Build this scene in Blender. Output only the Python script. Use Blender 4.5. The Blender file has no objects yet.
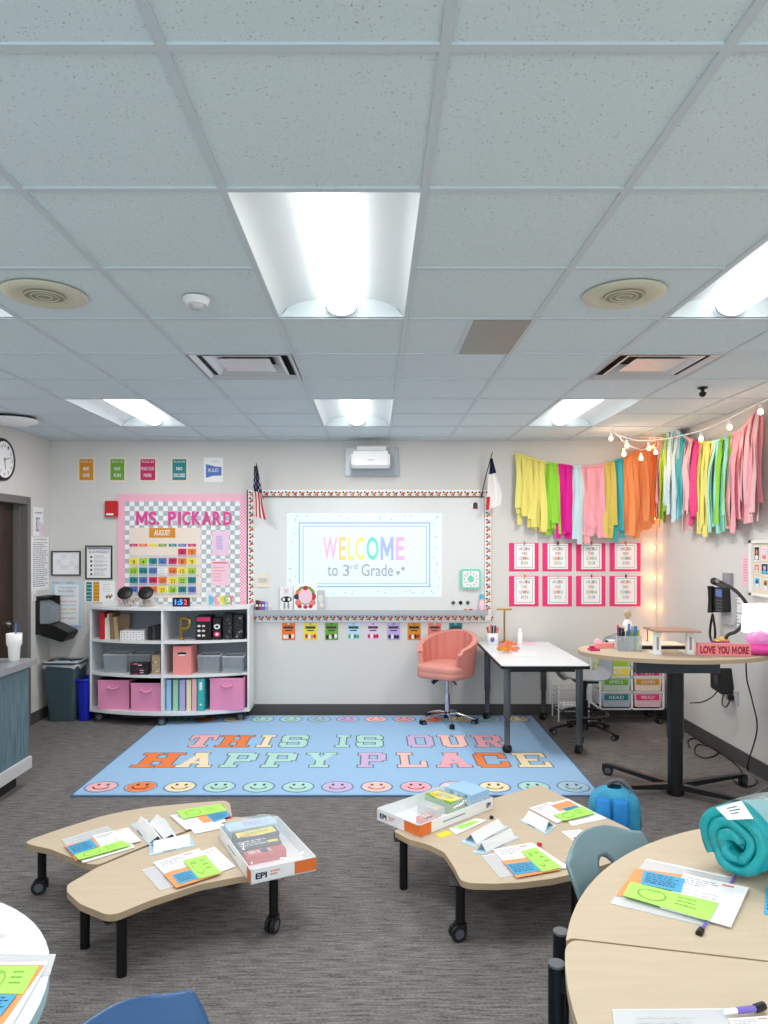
import bpy, math, random
from mathutils import Vector, Matrix
random.seed(7)
R=math.radians; PI=math.pi
sc=bpy.context.scene; COL=sc.collection
F=710.0; CX=374.0; CY=545.0; HC=1.74      # the camera's measured focal length, vanishing point, eye height
YB=7.28; XL=-3.32; XR=2.90; ZC=2.81        # back wall, side walls, ceiling
S=YB/F
# ---------------------------------------------------------------- materials
def lin(c):
    c=c/255.0
    return c/12.92 if c<=.04045 else ((c+.055)/1.055)**2.4
def rgb(r,g,b): return (lin(r),lin(g),lin(b),1)
MATS={}
def mat(name,col,rough=.55,metal=0,emit=0,alpha=1,trans=0,bump=0,bscale=60,var=0,vscale=8,coat=0,spec=.5,stretch=(1,1,1)):
    if name in MATS: return name
    m=bpy.data.materials.new(name); m.use_nodes=True; nt=m.node_tree; b=nt.nodes['Principled BSDF']
    c=rgb(*col); b.inputs['Base Color'].default_value=c
    b.inputs['Roughness'].default_value=rough; b.inputs['Metallic'].default_value=metal
    b.inputs['Specular IOR Level'].default_value=spec
    if coat: b.inputs['Coat Weight'].default_value=coat
    if emit:
        b.inputs['Emission Color'].default_value=c; b.inputs['Emission Strength'].default_value=emit
    if alpha<1: b.inputs['Alpha'].default_value=alpha
    if trans: b.inputs['Transmission Weight'].default_value=trans
    if bump or var:
        tc=nt.nodes.new('ShaderNodeTexCoord'); mp=nt.nodes.new('ShaderNodeMapping'); mp.inputs['Scale'].default_value=stretch
        nt.links.new(tc.outputs['Object'],mp.inputs['Vector'])
    if var:
        n=nt.nodes.new('ShaderNodeTexNoise'); n.inputs['Scale'].default_value=vscale; n.inputs['Detail'].default_value=5
        nt.links.new(mp.outputs[0],n.inputs['Vector'])
        rp=nt.nodes.new('ShaderNodeValToRGB'); rp.color_ramp.elements[0].position=.3; rp.color_ramp.elements[1].position=.7
        rp.color_ramp.elements[0].color=[x*(1-var) for x in c[:3]]+[1]; rp.color_ramp.elements[1].color=[min(1,x*(1+var)) for x in c[:3]]+[1]
        nt.links.new(n.outputs['Fac'],rp.inputs[0]); nt.links.new(rp.outputs[0],b.inputs['Base Color'])
    if bump:
        n=nt.nodes.new('ShaderNodeTexNoise'); n.inputs['Scale'].default_value=bscale; n.inputs['Detail'].default_value=4
        nt.links.new(mp.outputs[0],n.inputs['Vector'])
        bp=nt.nodes.new('ShaderNodeBump'); bp.inputs['Strength'].default_value=bump; bp.inputs['Distance'].default_value=.01
        nt.links.new(n.outputs['Fac'],bp.inputs['Height']); nt.links.new(bp.outputs[0],b.inputs['Normal'])
    MATS[name]=m; return name
mat('wall_paint',(219,216,212),.85,bump=.05,bscale=180,var=.012,vscale=1.5)
mat('baseboard_rubber',(78,76,77),.6)
mat('white',(240,240,240),.5); mat('paper',(246,246,248),.7); mat('offwhite',(228,226,222),.6)
mat('cream',(238,226,205),.7); mat('black',(14,14,16),.45); mat('black_metal',(20,20,23),.4,.3); mat('rubber',(26,26,28),.7)
mat('wheel_grey',(92,96,104),.5); mat('grey_metal',(102,106,112),.4,.5); mat('chrome',(215,215,220),.12,1)
mat('brass',(170,138,72),.3,.9); mat('dark_line',(60,60,66),.7); mat('grey_line',(150,150,158),.7); mat('lightgrey',(200,200,203),.6)
mat('pink',(240,150,170),.7); mat('hot_pink',(240,48,120),.6); mat('magenta',(200,25,100),.6); mat('pale_pink',(246,205,222),.7)
mat('orange',(238,120,50),.65); mat('amber',(214,142,30),.65); mat('yellow',(240,220,60),.65); mat('lime',(160,205,55),.65)
mat('green',(110,165,50),.65); mat('teal',(20,130,135),.6); mat('blue',(80,115,190),.6); mat('navy',(30,38,80),.6)
mat('sky',(95,190,225),.6); mat('lavender',(185,160,215),.6); mat('mint',(120,215,190),.6); mat('red',(200,30,38),.5)
mat('neon_green',(178,240,105),.65); mat('neon_orange',(255,160,100),.65); mat('flyer_blue',(75,170,215),.65)
mat('pale_blue',(190,222,240),.65); mat('coral',(228,130,120),.6)
mat('maple',(200,183,159),.62,var=.035,vscale=5,stretch=(1.2,9,1),spec=.3); mat('maple_edge',(180,158,130),.5)
mat('troffer_white',(226,234,238),.45); mat('lamp_lens',(255,253,250),.4,emit=3.0)
mat('tbar',(206,216,224),.5); mat('clear',(235,240,245),.12,alpha=.28); mat('clear_bin',(196,206,214),.2,alpha=.36)
mat('pouch',(236,238,242),.2,alpha=.62); mat('shelf_white',(232,234,236),.5); mat('shelf_mesh',(140,146,156),.6)
mat('pink_fabric',(236,150,190),.85,bump=.15,bscale=300); mat('warm_bulb',(255,176,90),.4,emit=14); mat('bulb',(255,228,180),.3,emit=5)
# ceiling tile: mineral fibre with small pits
def tile_mat():
    m=bpy.data.materials.new('ceiling_tile'); m.use_nodes=True; nt=m.node_tree; b=nt.nodes['Principled BSDF']; b.inputs['Roughness'].default_value=.9
    tc=nt.nodes.new('ShaderNodeTexCoord'); n=nt.nodes.new('ShaderNodeTexNoise'); n.inputs['Scale'].default_value=150; n.inputs['Detail'].default_value=3
    nt.links.new(tc.outputs['Object'],n.inputs['Vector'])
    rp=nt.nodes.new('ShaderNodeValToRGB'); e=rp.color_ramp.elements; e[0].position=.28; e[0].color=rgb(165,176,180); e[1].position=.37; e[1].color=rgb(220,234,240)
    nt.links.new(n.outputs['Fac'],rp.inputs[0]); nt.links.new(rp.outputs[0],b.inputs['Base Color'])
    bp=nt.nodes.new('ShaderNodeBump'); bp.inputs['Strength'].default_value=.25; bp.inputs['Distance'].default_value=.004
    nt.links.new(n.outputs['Fac'],bp.inputs['Height']); nt.links.new(bp.outputs[0],b.inputs['Normal']); MATS['ceiling_tile']=m
tile_mat()
def carpet_mat():
    m=bpy.data.materials.new('carpet'); m.use_nodes=True; nt=m.node_tree; b=nt.nodes['Principled BSDF']; b.inputs['Roughness'].default_value=.95; b.inputs['Specular IOR Level'].default_value=.15
    tc=nt.nodes.new('ShaderNodeTexCoord')
    def noise(sx,sy,sc_,det=4):
        mp=nt.nodes.new('ShaderNodeMapping'); mp.inputs['Scale'].default_value=(sx,sy,1); nt.links.new(tc.outputs['Object'],mp.inputs['Vector'])
        n=nt.nodes.new('ShaderNodeTexNoise'); n.inputs['Scale'].default_value=sc_; n.inputs['Detail'].default_value=det; nt.links.new(mp.outputs[0],n.inputs['Vector']); return n
    a=noise(1,9,9,6); c=noise(1,3,70,3)
    mx=nt.nodes.new('ShaderNodeMath'); mx.operation='MULTIPLY_ADD'; mx.inputs[1].default_value=.55; nt.links.new(a.outputs['Fac'],mx.inputs[0])
    m2=nt.nodes.new('ShaderNodeMath'); m2.operation='MULTIPLY'; m2.inputs[1].default_value=.45; nt.links.new(c.outputs['Fac'],m2.inputs[0]); nt.links.new(m2.outputs[0],mx.inputs[2])
    rp=nt.nodes.new('ShaderNodeValToRGB'); e=rp.color_ramp.elements; e[0].position=.34; e[0].color=rgb(72,70,70); e[1].position=.66; e[1].color=rgb(146,141,139)
    nt.links.new(mx.outputs[0],rp.inputs[0]); nt.links.new(rp.outputs[0],b.inputs['Base Color'])
    bp=nt.nodes.new('ShaderNodeBump'); bp.inputs['Strength'].default_value=.4; bp.inputs['Distance'].default_value=.006
    nt.links.new(mx.outputs[0],bp.inputs['Height']); nt.links.new(bp.outputs[0],b.inputs['Normal']); MATS['carpet']=m
carpet_mat()
def grain_mat(name,c0,c1,stretch,scale,rough=.5):
    m=bpy.data.materials.new(name); m.use_nodes=True; nt=m.node_tree; b=nt.nodes['Principled BSDF']; b.inputs['Roughness'].default_value=rough
    tc=nt.nodes.new('ShaderNodeTexCoord'); mp=nt.nodes.new('ShaderNodeMapping'); mp.inputs['Scale'].default_value=stretch; nt.links.new(tc.outputs['Object'],mp.inputs['Vector'])
    n=nt.nodes.new('ShaderNodeTexNoise'); n.inputs['Scale'].default_value=scale; n.inputs['Detail'].default_value=6; nt.links.new(mp.outputs[0],n.inputs['Vector'])
    rp=nt.nodes.new('ShaderNodeValToRGB'); e=rp.color_ramp.elements; e[0].position=.3; e[0].color=rgb(*c0); e[1].position=.7; e[1].color=rgb(*c1)
    nt.links.new(n.outputs['Fac'],rp.inputs[0]); nt.links.new(rp.outputs[0],b.inputs['Base Color']); MATS[name]=m
grain_mat('teal_laminate',(66,92,102),(104,134,144),(10,10,.7),7)
grain_mat('counter_stone',(126,128,134),(160,162,166),(1,1,1),90,.35)
def checker_mat(name,c0,c1,scale,rough=.7):
    m=bpy.data.materials.new(name); m.use_nodes=True; nt=m.node_tree; b=nt.nodes['Principled BSDF']; b.inputs['Roughness'].default_value=rough
    tc=nt.nodes.new('ShaderNodeTexCoord'); mp=nt.nodes.new('ShaderNodeMapping'); mp.inputs['Location'].default_value=(.003,.5,.003)
    nt.links.new(tc.outputs['Object'],mp.inputs['Vector'])
    n=nt.nodes.new('ShaderNodeTexChecker'); n.inputs['Scale'].default_value=scale; n.inputs['Color1'].default_value=rgb(*c0); n.inputs['Color2'].default_value=rgb(*c1)
    nt.links.new(mp.outputs[0],n.inputs['Vector']); nt.links.new(n.outputs['Color'],b.inputs['Base Color']); MATS[name]=m
checker_mat('pink_gingham',(240,120,165),(250,228,238),1/.0165)
# ---------------------------------------------------------------- mesh builder
_g={}
def glyph(s,bold):
    k=(s,bold)
    if k in _g: return _g[k]
    cu=bpy.data.curves.new('t','FONT'); cu.body=s; cu.size=1; cu.resolution_u=4; cu.offset=bold; cu.fill_mode='FRONT' if hasattr(cu,'fill_mode') else 'BOTH'
    o=bpy.data.objects.new('t',cu); COL.objects.link(o); dg=bpy.context.evaluated_depsgraph_get(); dg.update()
    me=bpy.data.meshes.new_from_object(o.evaluated_get(dg)); vs=[tuple(v.co[:2]) for v in me.vertices]; fs=[tuple(p.vertices) for p in me.polygons]
    bpy.data.objects.remove(o); bpy.data.curves.remove(cu); bpy.data.meshes.remove(me)
    if vs:
        x0=min(v[0] for v in vs); x1=max(v[0] for v in vs); y0=min(v[1] for v in vs); y1=max(v[1] for v in vs)
    else: x0=y0=0; x1=y1=1
    _g[k]=(vs,fs,x0,y0,x1,y1); return _g[k]
def wloc(o):
    p=Vector((0,0,0))
    while o: p+=o.location; o=o.parent
    return p
class MB:
    def __init__(s): s.v=[]; s.f=[]; s.m=[]; s.names=[]; s.sm=[]; s.k=0
    def b(s): s.k+=1; return (s.k%160)*1.5e-5
    def mi(s,m):
        if m not in s.names: s.names.append(m)
        return s.names.index(m)
    def add(s,vs,fs,m,smooth=False):
        o=len(s.v); s.v+= [Vector(v) for v in vs]; i=s.mi(m)
        for f in fs: s.f.append([a+o for a in f]); s.m.append(i); s.sm.append(smooth)
        return s
    def box(s,x0,x1,y0,y1,z0,z1,m,T=None,bev=0):
        if bev:
            return s.rprism([(x0,y0),(x1,y0),(x1,y1),(x0,y1)],z0,z1,bev,m,T)
        v=[(x,y,z) for z in (z0,z1) for y in (y0,y1) for x in (x0,x1)]
        if T: v=[T(*p) for p in v]
        return s.add(v,[(0,2,3,1),(4,5,7,6),(0,1,5,4),(2,6,7,3),(0,4,6,2),(1,3,7,5)],m)
    def prism(s,pts,z0,z1,m,T=None,me=None,smooth=False):
        n=len(pts); v=[(x,y,z0) for x,y in pts]+[(x,y,z1) for x,y in pts]
        if T: v=[T(*p) for p in v]
        s.add(v,[tuple(range(n-1,-1,-1)),tuple(range(n,2*n))],m)
        s.add(v,[(i,(i+1)%n,n+(i+1)%n,n+i) for i in range(n)],me or m,smooth)
        return s
    def rprism(s,pts,z0,z1,r,m,T=None,me=None,seg=4): return s.prism(roundpoly(pts,r,seg),z0,z1,m,T,me)
    def tube(s,path,r,m,n=8,caps=True):
        P=[Vector(p) for p in path]; k=len(P); rr=r if isinstance(r,(list,tuple)) else [r]*k; rings=[]
        t=(P[1]-P[0]).normalized(); a=Vector((0,0,1)) if abs(t.z)<.9 else Vector((1,0,0)); u=t.cross(a).normalized()
        for i in range(k):
            if i==0: t=P[1]-P[0]
            elif i==k-1: t=P[-1]-P[-2]
            else: t=(P[i+1]-P[i]).normalized()+(P[i]-P[i-1]).normalized()
            t=t.normalized() if t.length>1e-9 else Vector((0,0,1)); u=(u-t*u.dot(t)); u=u.normalized() if u.length>1e-6 else t.orthogonal().normalized(); w=t.cross(u)
            rings.append([P[i]+(u*math.cos(2*PI*j/n)+w*math.sin(2*PI*j/n))*rr[i] for j in range(n)])
        v=[p for q in rings for p in q]; f=[(i*n+j,i*n+(j+1)%n,(i+1)*n+(j+1)%n,(i+1)*n+j) for i in range(k-1) for j in range(n)]
        s.add(v,f,m,True)
        if caps: s.add(rings[0],[tuple(range(n-1,-1,-1))],m); s.add(rings[-1],[tuple(range(n))],m)
        return s
    def lathe(s,prof,c,m,n=20,sx=1,sy=1,T=None):
        v=[]
        for r,z in prof:
            for j in range(n):
                p=(c[0]+r*sx*math.cos(2*PI*j/n),c[1]+r*sy*math.sin(2*PI*j/n),c[2]+z); v.append(T(*p) if T else p)
        k=len(prof); f=[(i*n+j,i*n+(j+1)%n,(i+1)*n+(j+1)%n,(i+1)*n+j) for i in range(k-1) for j in range(n)]
        s.add(v,f,m,True)
        if prof[0][0]>1e-4: s.add(v[:n],[tuple(range(n-1,-1,-1))],m)
        if prof[-1][0]>1e-4: s.add(v[-n:],[tuple(range(n))],m)
        return s
    def ball(s,c,r,m,n=10,sz=1): return s.lathe([(r*math.sin(PI*i/6) if 0<i<6 else 0,-r*sz*math.cos(PI*i/6)) for i in range(7)],c,m,n)
    def grid(s,fn,nu,nv,m,smooth=True,skip=None,hole=None):
        uv=[[i/nu,j/nv] for j in range(nv+1) for i in range(nu+1)]
        if hole:
            u0,v0,ru,rv=hole; q=lambda u,v:math.hypot((u-u0)/ru,(v-v0)/rv); skip=lambda u,v:q(u,v)<1
            for j in range(nv+1):
                for i in range(nu+1):
                    c=[skip((i+a)/nu,(j+b)/nv) for a in(-.5,.5) for b in (-.5,.5)]
                    if any(c) and not all(c):
                        p=uv[j*(nu+1)+i]; k=q(*p); p[0]=u0+(p[0]-u0)/k; p[1]=v0+(p[1]-v0)/k
        v=[fn(a,b) for a,b in uv]
        f=[(j*(nu+1)+i,j*(nu+1)+i+1,(j+1)*(nu+1)+i+1,(j+1)*(nu+1)+i) for j in range(nv) for i in range(nu) if not(skip and skip((i+.5)/nu,(j+.5)/nv))]
        return s.add(v,f,m,smooth)
    # flat decals through a mapping f(u,v,n)
    def rect(s,f,u0,v0,u1,v1,n,m): n+=s.b(); return s.add([f(u0,v0,n),f(u1,v0,n),f(u1,v1,n),f(u0,v1,n)],[(0,1,2,3)],m)
    def poly(s,f,pts,n,m): n+=s.b(); return s.add([f(a,b,n) for a,b in pts],[tuple(range(len(pts)))],m)
    def disc(s,f,u,v,ru,rv,n,m,k=14): return s.poly(f,[(u+ru*math.cos(2*PI*i/k),v+rv*math.sin(2*PI*i/k)) for i in range(k)],n,m)
    def slab(s,f,u0,v0,u1,v1,n0,n1,m):
        v=[f(u,w,n) for n in (n0,n1) for w in (v0,v1) for u in (u0,u1)]
        return s.add(v,[(0,2,3,1),(4,5,7,6),(0,1,5,4),(2,6,7,3),(0,4,6,2),(1,3,7,5)],m)
    def text(s,f,t,u0,v0,u1,v1,n,m,bold=.02):
        if t=='M' and bold>0:
            g=lambda x,y:f(u0+x*(u1-u0),v1+y*(v0-v1),n)
            n+=s.b(); b_=.2
            for q in ([(0,0),(b_,0),(b_,1),(0,1)],[(1-b_,0),(1,0),(1,1),(1-b_,1)]): s.add([g(*p) for p in q],[(0,1,2,3)],m)
            n+=s.b(); s.add([g(*p) for p in ((0,1),(.2,1),(.5,.5),(.8,1),(1,1),(.57,.16),(.43,.16))],[(0,1,2,6),(2,3,4,5),(2,5,6)],m); return s
        if 'M' in t: bold=0
        vs,fs,x0,y0,x1,y1=glyph(t,bold)   # fills the box; v0 is the text's top, v1 its bottom
        if not vs: return s
        n+=s.b()
        return s.add([f(u0+(x-x0)/(x1-x0)*(u1-u0),v1+(y-y0)/(y1-y0)*(v0-v1),n) for x,y in vs],fs,m)
    def lines(s,f,u0,v0,u1,v1,k,n,m,fill=.4,seed=0):
        r=random.Random(seed+k); h=(v1-v0)/k
        for i in range(k):
            u=u0; end=u0+(u1-u0)*r.uniform(.6,1)
            while u<end:
                w=min((u1-u0)*r.uniform(.08,.22),end-u); s.rect(f,u,v0+i*h,u+w,v0+i*h+h*fill,n,m); u+=w+(u1-u0)*.035
        return s
    def build(s,name,parent=None,origin=None,smooth=None):
        if parent is not None: o0=wloc(parent)
        elif origin is not None: o0=Vector(origin)
        else:
            xs=[v.x for v in s.v]; ys=[v.y for v in s.v]; o0=Vector(((min(xs)+max(xs))/2,(min(ys)+max(ys))/2,min(v.z for v in s.v)))
        me=bpy.data.meshes.new(name); me.from_pydata([tuple(v-o0) for v in s.v],[],s.f)
        for n in s.names: me.materials.append(MATS[n])
        me.polygons.foreach_set('material_index',s.m); me.polygons.foreach_set('use_smooth',s.sm); me.update()
        o=bpy.data.objects.new(name,me); COL.objects.link(o)
        if parent is not None: o.parent=parent
        else: o.location=o0
        return o
def roundpoly(pts,r,seg=4):
    out=[]; n=len(pts)
    for i in range(n):
        p=Vector(pts[i]); a=(Vector(pts[i-1])-p); b=(Vector(pts[(i+1)%n])-p); d=min(r,a.length*.49,b.length*.49); a=a.normalized()*d; b=b.normalized()*d
        for k in range(seg+1):
            t=k/seg; q=p+a*(1-t)**2+b*t**2; out.append((q.x,q.y))
    return out
def tag(o,label=None,cat=None,group=None,kind=None):
    if label: o['label']=label
    if cat: o['category']=cat
    if group: o['group']=group
    if kind: o['kind']=kind
    return o
def empty(name,loc,label,cat,group=None):
    o=bpy.data.objects.new(name,None); COL.objects.link(o); o.location=loc; o.empty_display_size=.05
    return tag(o,label,cat,group)
def struct(mb,name): return tag(mb.build(name,origin=(0,0,0)),kind='structure')
def copy_tree(o,parent=None):
    c=o.copy(); COL.objects.link(c)
    if parent: c.parent=parent
    for ch in list(o.children): copy_tree(ch,c)
    return c
def W(px,py,z):                       # a measured photo point lying at height z
    k=(HC-z)/(py-CY); return Vector(((px-CX)*k,F*k,z))
def D(px,py,d): return Vector(((px-CX)*d/F,d,HC+(CY-py)*d/F))   # a measured point at distance d
def fB(u,v,n): return Vector(((u-CX)*S,YB-n,HC+(CY-v)*S))       # back wall, photo measure, n metres off the wall
def fWall(side,px0,px1,py0,py1):      # frame on a side wall; u,v run 0..1 left-right, top-bottom as seen
    X=XR if side=='R' else XL
    y0=F*X/(px0-CX); y1=F*X/(px1-CX); ym=(y0+y1)/2; za=HC+(CY-py0)*ym/F; zb=HC+(CY-py1)*ym/F; sg=-1 if side=='R' else 1
    return lambda u,v,n: Vector((X+sg*n,y0+(y1-y0)*u,za+(zb-za)*v))
def fQ(tl,tr,br,bl,z):                # sheet lying at height z, bilinear over its four measured corners
    a,b,c,d=[W(p[0],p[1],z) for p in (tl,tr,br,bl)]
    return lambda u,v,n: (a*(1-u)+b*u)*(1-v)+(d*(1-u)+c*u)*v+Vector((0,0,n))
def rotT(loc,ang):
    M=Matrix.Translation(loc)@Matrix.Rotation(ang,4,'Z'); return lambda x,y,z: M@Vector((x,y,z))
def caster(parent,x,y,r=.035,ang=0,name='caster'):
    T=rotT((x,y,0),ang); m=MB(); n=14
    for s_ in (-1,1):
        pts=[(math.cos(2*PI*i/n)*r,math.sin(2*PI*i/n)*r+r) for i in range(n)]
        a=.006*s_; b=.022*s_; v=[T(p[0]-.012,a,p[1]) for p in pts]+[T(p[0]-.012,b,p[1]) for p in pts]
        m.add(v,[tuple(range(n-1,-1,-1)),tuple(range(n,2*n))],'rubber'); m.add(v,[(i,(i+1)%n,n+(i+1)%n,n+i) for i in range(n)],'rubber',True)
        pts=[(math.cos(2*PI*i/n)*r*.6-.012,math.sin(2*PI*i/n)*r*.6+r) for i in range(n)]; m.add([T(p[0],b+.001*s_,p[1]) for p in pts],[tuple(range(n))],'wheel_grey')
    m.box(-.03,.03,-.006,.006,r*.8,r*2.05,'black',T); m.box(-.02,.02,-.02,.02,r*1.75,r*2.15,'black',T)
    return m.build(name,parent)
# ================================================================ ROOM
m=MB().box(XL-.1,XR+.1,-3,YB+.1,-.05,0,'carpet'); struct(m,'floor')
m=MB().box(XL-.15,XR+.15,YB,YB+.12,0,ZC+.15,'wall_paint'); struct(m,'wall_back')
m=MB().box(XR,XR+.12,-3,YB,0,ZC+.15,'wall_paint'); struct(m,'wall_right')
DY0,DY1,DZ=5.83,6.79,2.14      # door opening
m=MB(); m.box(XL-.12,XL,-3,DY0,0,ZC+.15,'wall_paint'); m.box(XL-.12,XL,DY1,YB,0,ZC+.15,'wall_paint'); m.box(XL-.12,XL,DY0,DY1,DZ,ZC+.15,'wall_paint'); struct(m,'wall_left')
m=MB(); m.box(XL-.1,XR+.1,-3.12,-3,0,.9,'wall_paint'); m.box(XL-.1,XR+.1,-3.12,-3,2.5,ZC+.15,'wall_paint'); m.box(XL-.1,-2.4,-3.12,-3,.9,2.5,'wall_paint'); m.box(2.2,XR+.1,-3.12,-3,.9,2.5,'wall_paint'); struct(m,'wall_rear')
m=MB()
for x in (-2.4,-.9,.6,2.14): m.box(x,x+.06,-3.1,-3.02,.9,2.5,'grey_metal')
for z in (.9,2.44): m.box(-2.4,2.2,-3.1,-3.02,z,z+.06,'grey_metal')
m.box(-2.4,2.2,-3.07,-3.06,.9,2.5,'clear'); struct(m,'added_window_1')  # unseen rear window, added so daylight reaches the ceiling
m=MB().box(XL,XR,YB-.012,YB,0,.11,'baseboard_rubber'); struct(m,'baseboard_back')
m=MB().box(XR-.012,XR,-3,YB,0,.12,'baseboard_rubber'); struct(m,'baseboard_right')
m=MB().box(XL,XL+.012,DY1+.06,YB,0,.11,'baseboard_rubber'); struct(m,'baseboard_left')
mat('door_frame',(112,108,104),.45); mat('door_wood',(58,42,34),.4,var=.25,vscale=4,stretch=(6,6,.6))
m=MB()
m.box(XL-.16,XL+.012,DY1-.01,DY1+.055,0,DZ+.06,'door_frame'); m.box(XL-.16,XL+.012,DY0-.055,DY0+.01,0,DZ+.06,'door_frame'); m.box(XL-.16,XL+.012,DY0,DY1,DZ-.01,DZ+.06,'door_frame')
m.box(XL-.13,XL-.06,DY1-.03,DY1-.01,0,DZ,'door_frame')
fr=struct(m,'door_1')
m=MB().box(XL-.16,XL-.115,DY0,DY1-.02,.01,DZ-.01,'door_wood'); leaf=m.build('door_leaf',fr)
m=MB(); hy=DY1-.13; m.lathe([(.03,0),(.03,.01)],(0,0,0),'chrome',T=lambda x,y,z:Vector((XL-.115+z,hy+x,1.0+y))); m.tube([(XL-.105,hy,1.0),(XL-.06,hy,1.0),(XL-.055,hy-.11,1.0)],.009,'chrome'); m.build('handle',leaf)
m=MB().box(XL-1.2,XL-.17,DY0-.5,DY1+.5,-.05,0,'carpet'); m.box(XL-1.3,XL-1.2,DY0-.5,DY1+.5,0,2.9,'door_wood'); struct(m,'trim_1')
# ceiling: 2 ft grid. columns gx, rows gy measured
gx=[.153+.6096*k for k in range(-6,6)]; gy=[1.53+.6096*k+.0 for k in range(-8,11)]
gy=[1.53+.613*k for k in range(-8,10)]
open_tiles=set()   # (col,row) index of tiles replaced by fittings
def cix(x): return min(range(len(gx)),key=lambda i:abs(gx[i]-x))
def ciy(y): return min(range(len(gy)),key=lambda i:abs(gy[i]-y))
troffers=[(cx,ry) for ry in (5.208,2.143,-.922) for cx in (-2.285,-.4565,1.372)]
vents=[(-1.066,3.982),(1.372,3.982)]
for x,y in troffers:
    i,j=cix(x),ciy(y); open_tiles|={(i,j),(i,j+1)}
for x,y in vents: open_tiles.add((cix(x),ciy(y)))
xs=[XL-.05]+[g for g in gx if XL<g<XR]+[XR+.05]; ys=[-3.0]+[g for g in gy if -3<g<YB]+[YB+.05]
m=MB()
for a in range(len(xs)-1):
    for b in range(len(ys)-1):
        if xs[a] in gx and ys[b] in gy and (gx.index(xs[a]),gy.index(ys[b])) in open_tiles: continue
        x0,x1,y0,y1=xs[a],xs[a+1],ys[b],ys[b+1]
        m.add([(x0,y0,ZC+.006),(x0,y1,ZC+.006),(x1,y1,ZC+.006),(x1,y0,ZC+.006)],[(0,1,2,3)],'ceiling_tile')
m.box(XL-.05,XR+.05,-3,YB+.05,ZC+.14,ZC+.16,'offwhite')
ceil=struct(m,'ceiling')
m=MB()
for x in xs[1:-1]: m.box(x-.012,x+.012,-3,YB,ZC,ZC+.007,'tbar')
mids={(cix(x),ciy(y)+1) for x,y in troffers}
for y in ys[1:-1]:
    for a in range(len(xs)-1):
        if xs[a] in gx and (gx.index(xs[a]),gy.index(y)) in mids: continue
        m.box(xs[a]+.012,xs[a+1]-.012,y-.012,y+.012,ZC,ZC+.007,'tbar')
m.box(XL,XR,YB-.02,YB,ZC,ZC+.005,'tbar'); m.box(XR-.02,XR,-3,YB,ZC,ZC+.005,'tbar'); m.box(XL,XL+.02,-3,YB,ZC,ZC+.005,'tbar')
m.build('ceiling_grid',ceil)
tl=['recessed ceiling light above the rule posters, farthest left','small recessed ceiling light in front of the projector','recessed ceiling light before the yellow tassels, far right',
 'recessed ceiling light cut off at the left edge of the photo','largest recessed ceiling light, hanging nearest above the middle','recessed ceiling light cut off at the right edge of the photo']
for k,(x,y) in enumerate(troffers):
    x1=x+.6096; y1=y+1.226; xc=(x+x1)/2
    t=empty('ceiling_light',(xc,(y+y1)/2,ZC),tl[k] if k<6 else 'recessed ceiling light behind the photographer','ceiling light','recessed white ceiling lights')
    def refl(u,v): # shallow vault
        a=abs(u-.5)*2; return Vector((x+.012+(x1-x-.024)*u, y+.012+(y1-y-.024)*v, ZC+.005+.095*math.sqrt(max(0,1-(a)**2.2))))
    m=MB(); m.grid(refl,24,2,'troffer_white')
    for yy in (y+.012,y1-.012):
        m.add([(x,yy,ZC+.003)]+[(x+.012+(x1-x-.024)*i/16,yy,ZC+.006+.095*math.sqrt(max(0,1-abs(i/8-1)**2.2))) for i in range(17)]+[(x1,yy,ZC+.003)],[tuple(range(19))],'troffer_white')
    m.build('reflector',t)
    m=MB(); n=10; yv=[y+.016,y1-.035]; v=[]
    for yy in yv: v+=[(xc+.068*math.cos(PI+PI*i/n),yy,ZC+.05+.042*math.sin(PI+PI*i/n)) for i in range(n+1)]
    m.add(v,[(i,i+1,n+2+i,n+1+i) for i in range(n)],'lamp_lens',True); m.add(v[:n+1],[tuple(range(n+1))],'troffer_white'); m.add(v[n+1:],[tuple(range(n+1))],'troffer_white')
    m.build('lens',t)
    m=MB()
    for yy in (y1-.035,):
        m.tube([(xc+.072*math.cos(PI+PI*i/n),yy,ZC+.05+.046*math.sin(PI+PI*i/n)) for i in range(n+1)],.004,'grey_line',5)
    m.build('end_cap',t)
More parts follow.
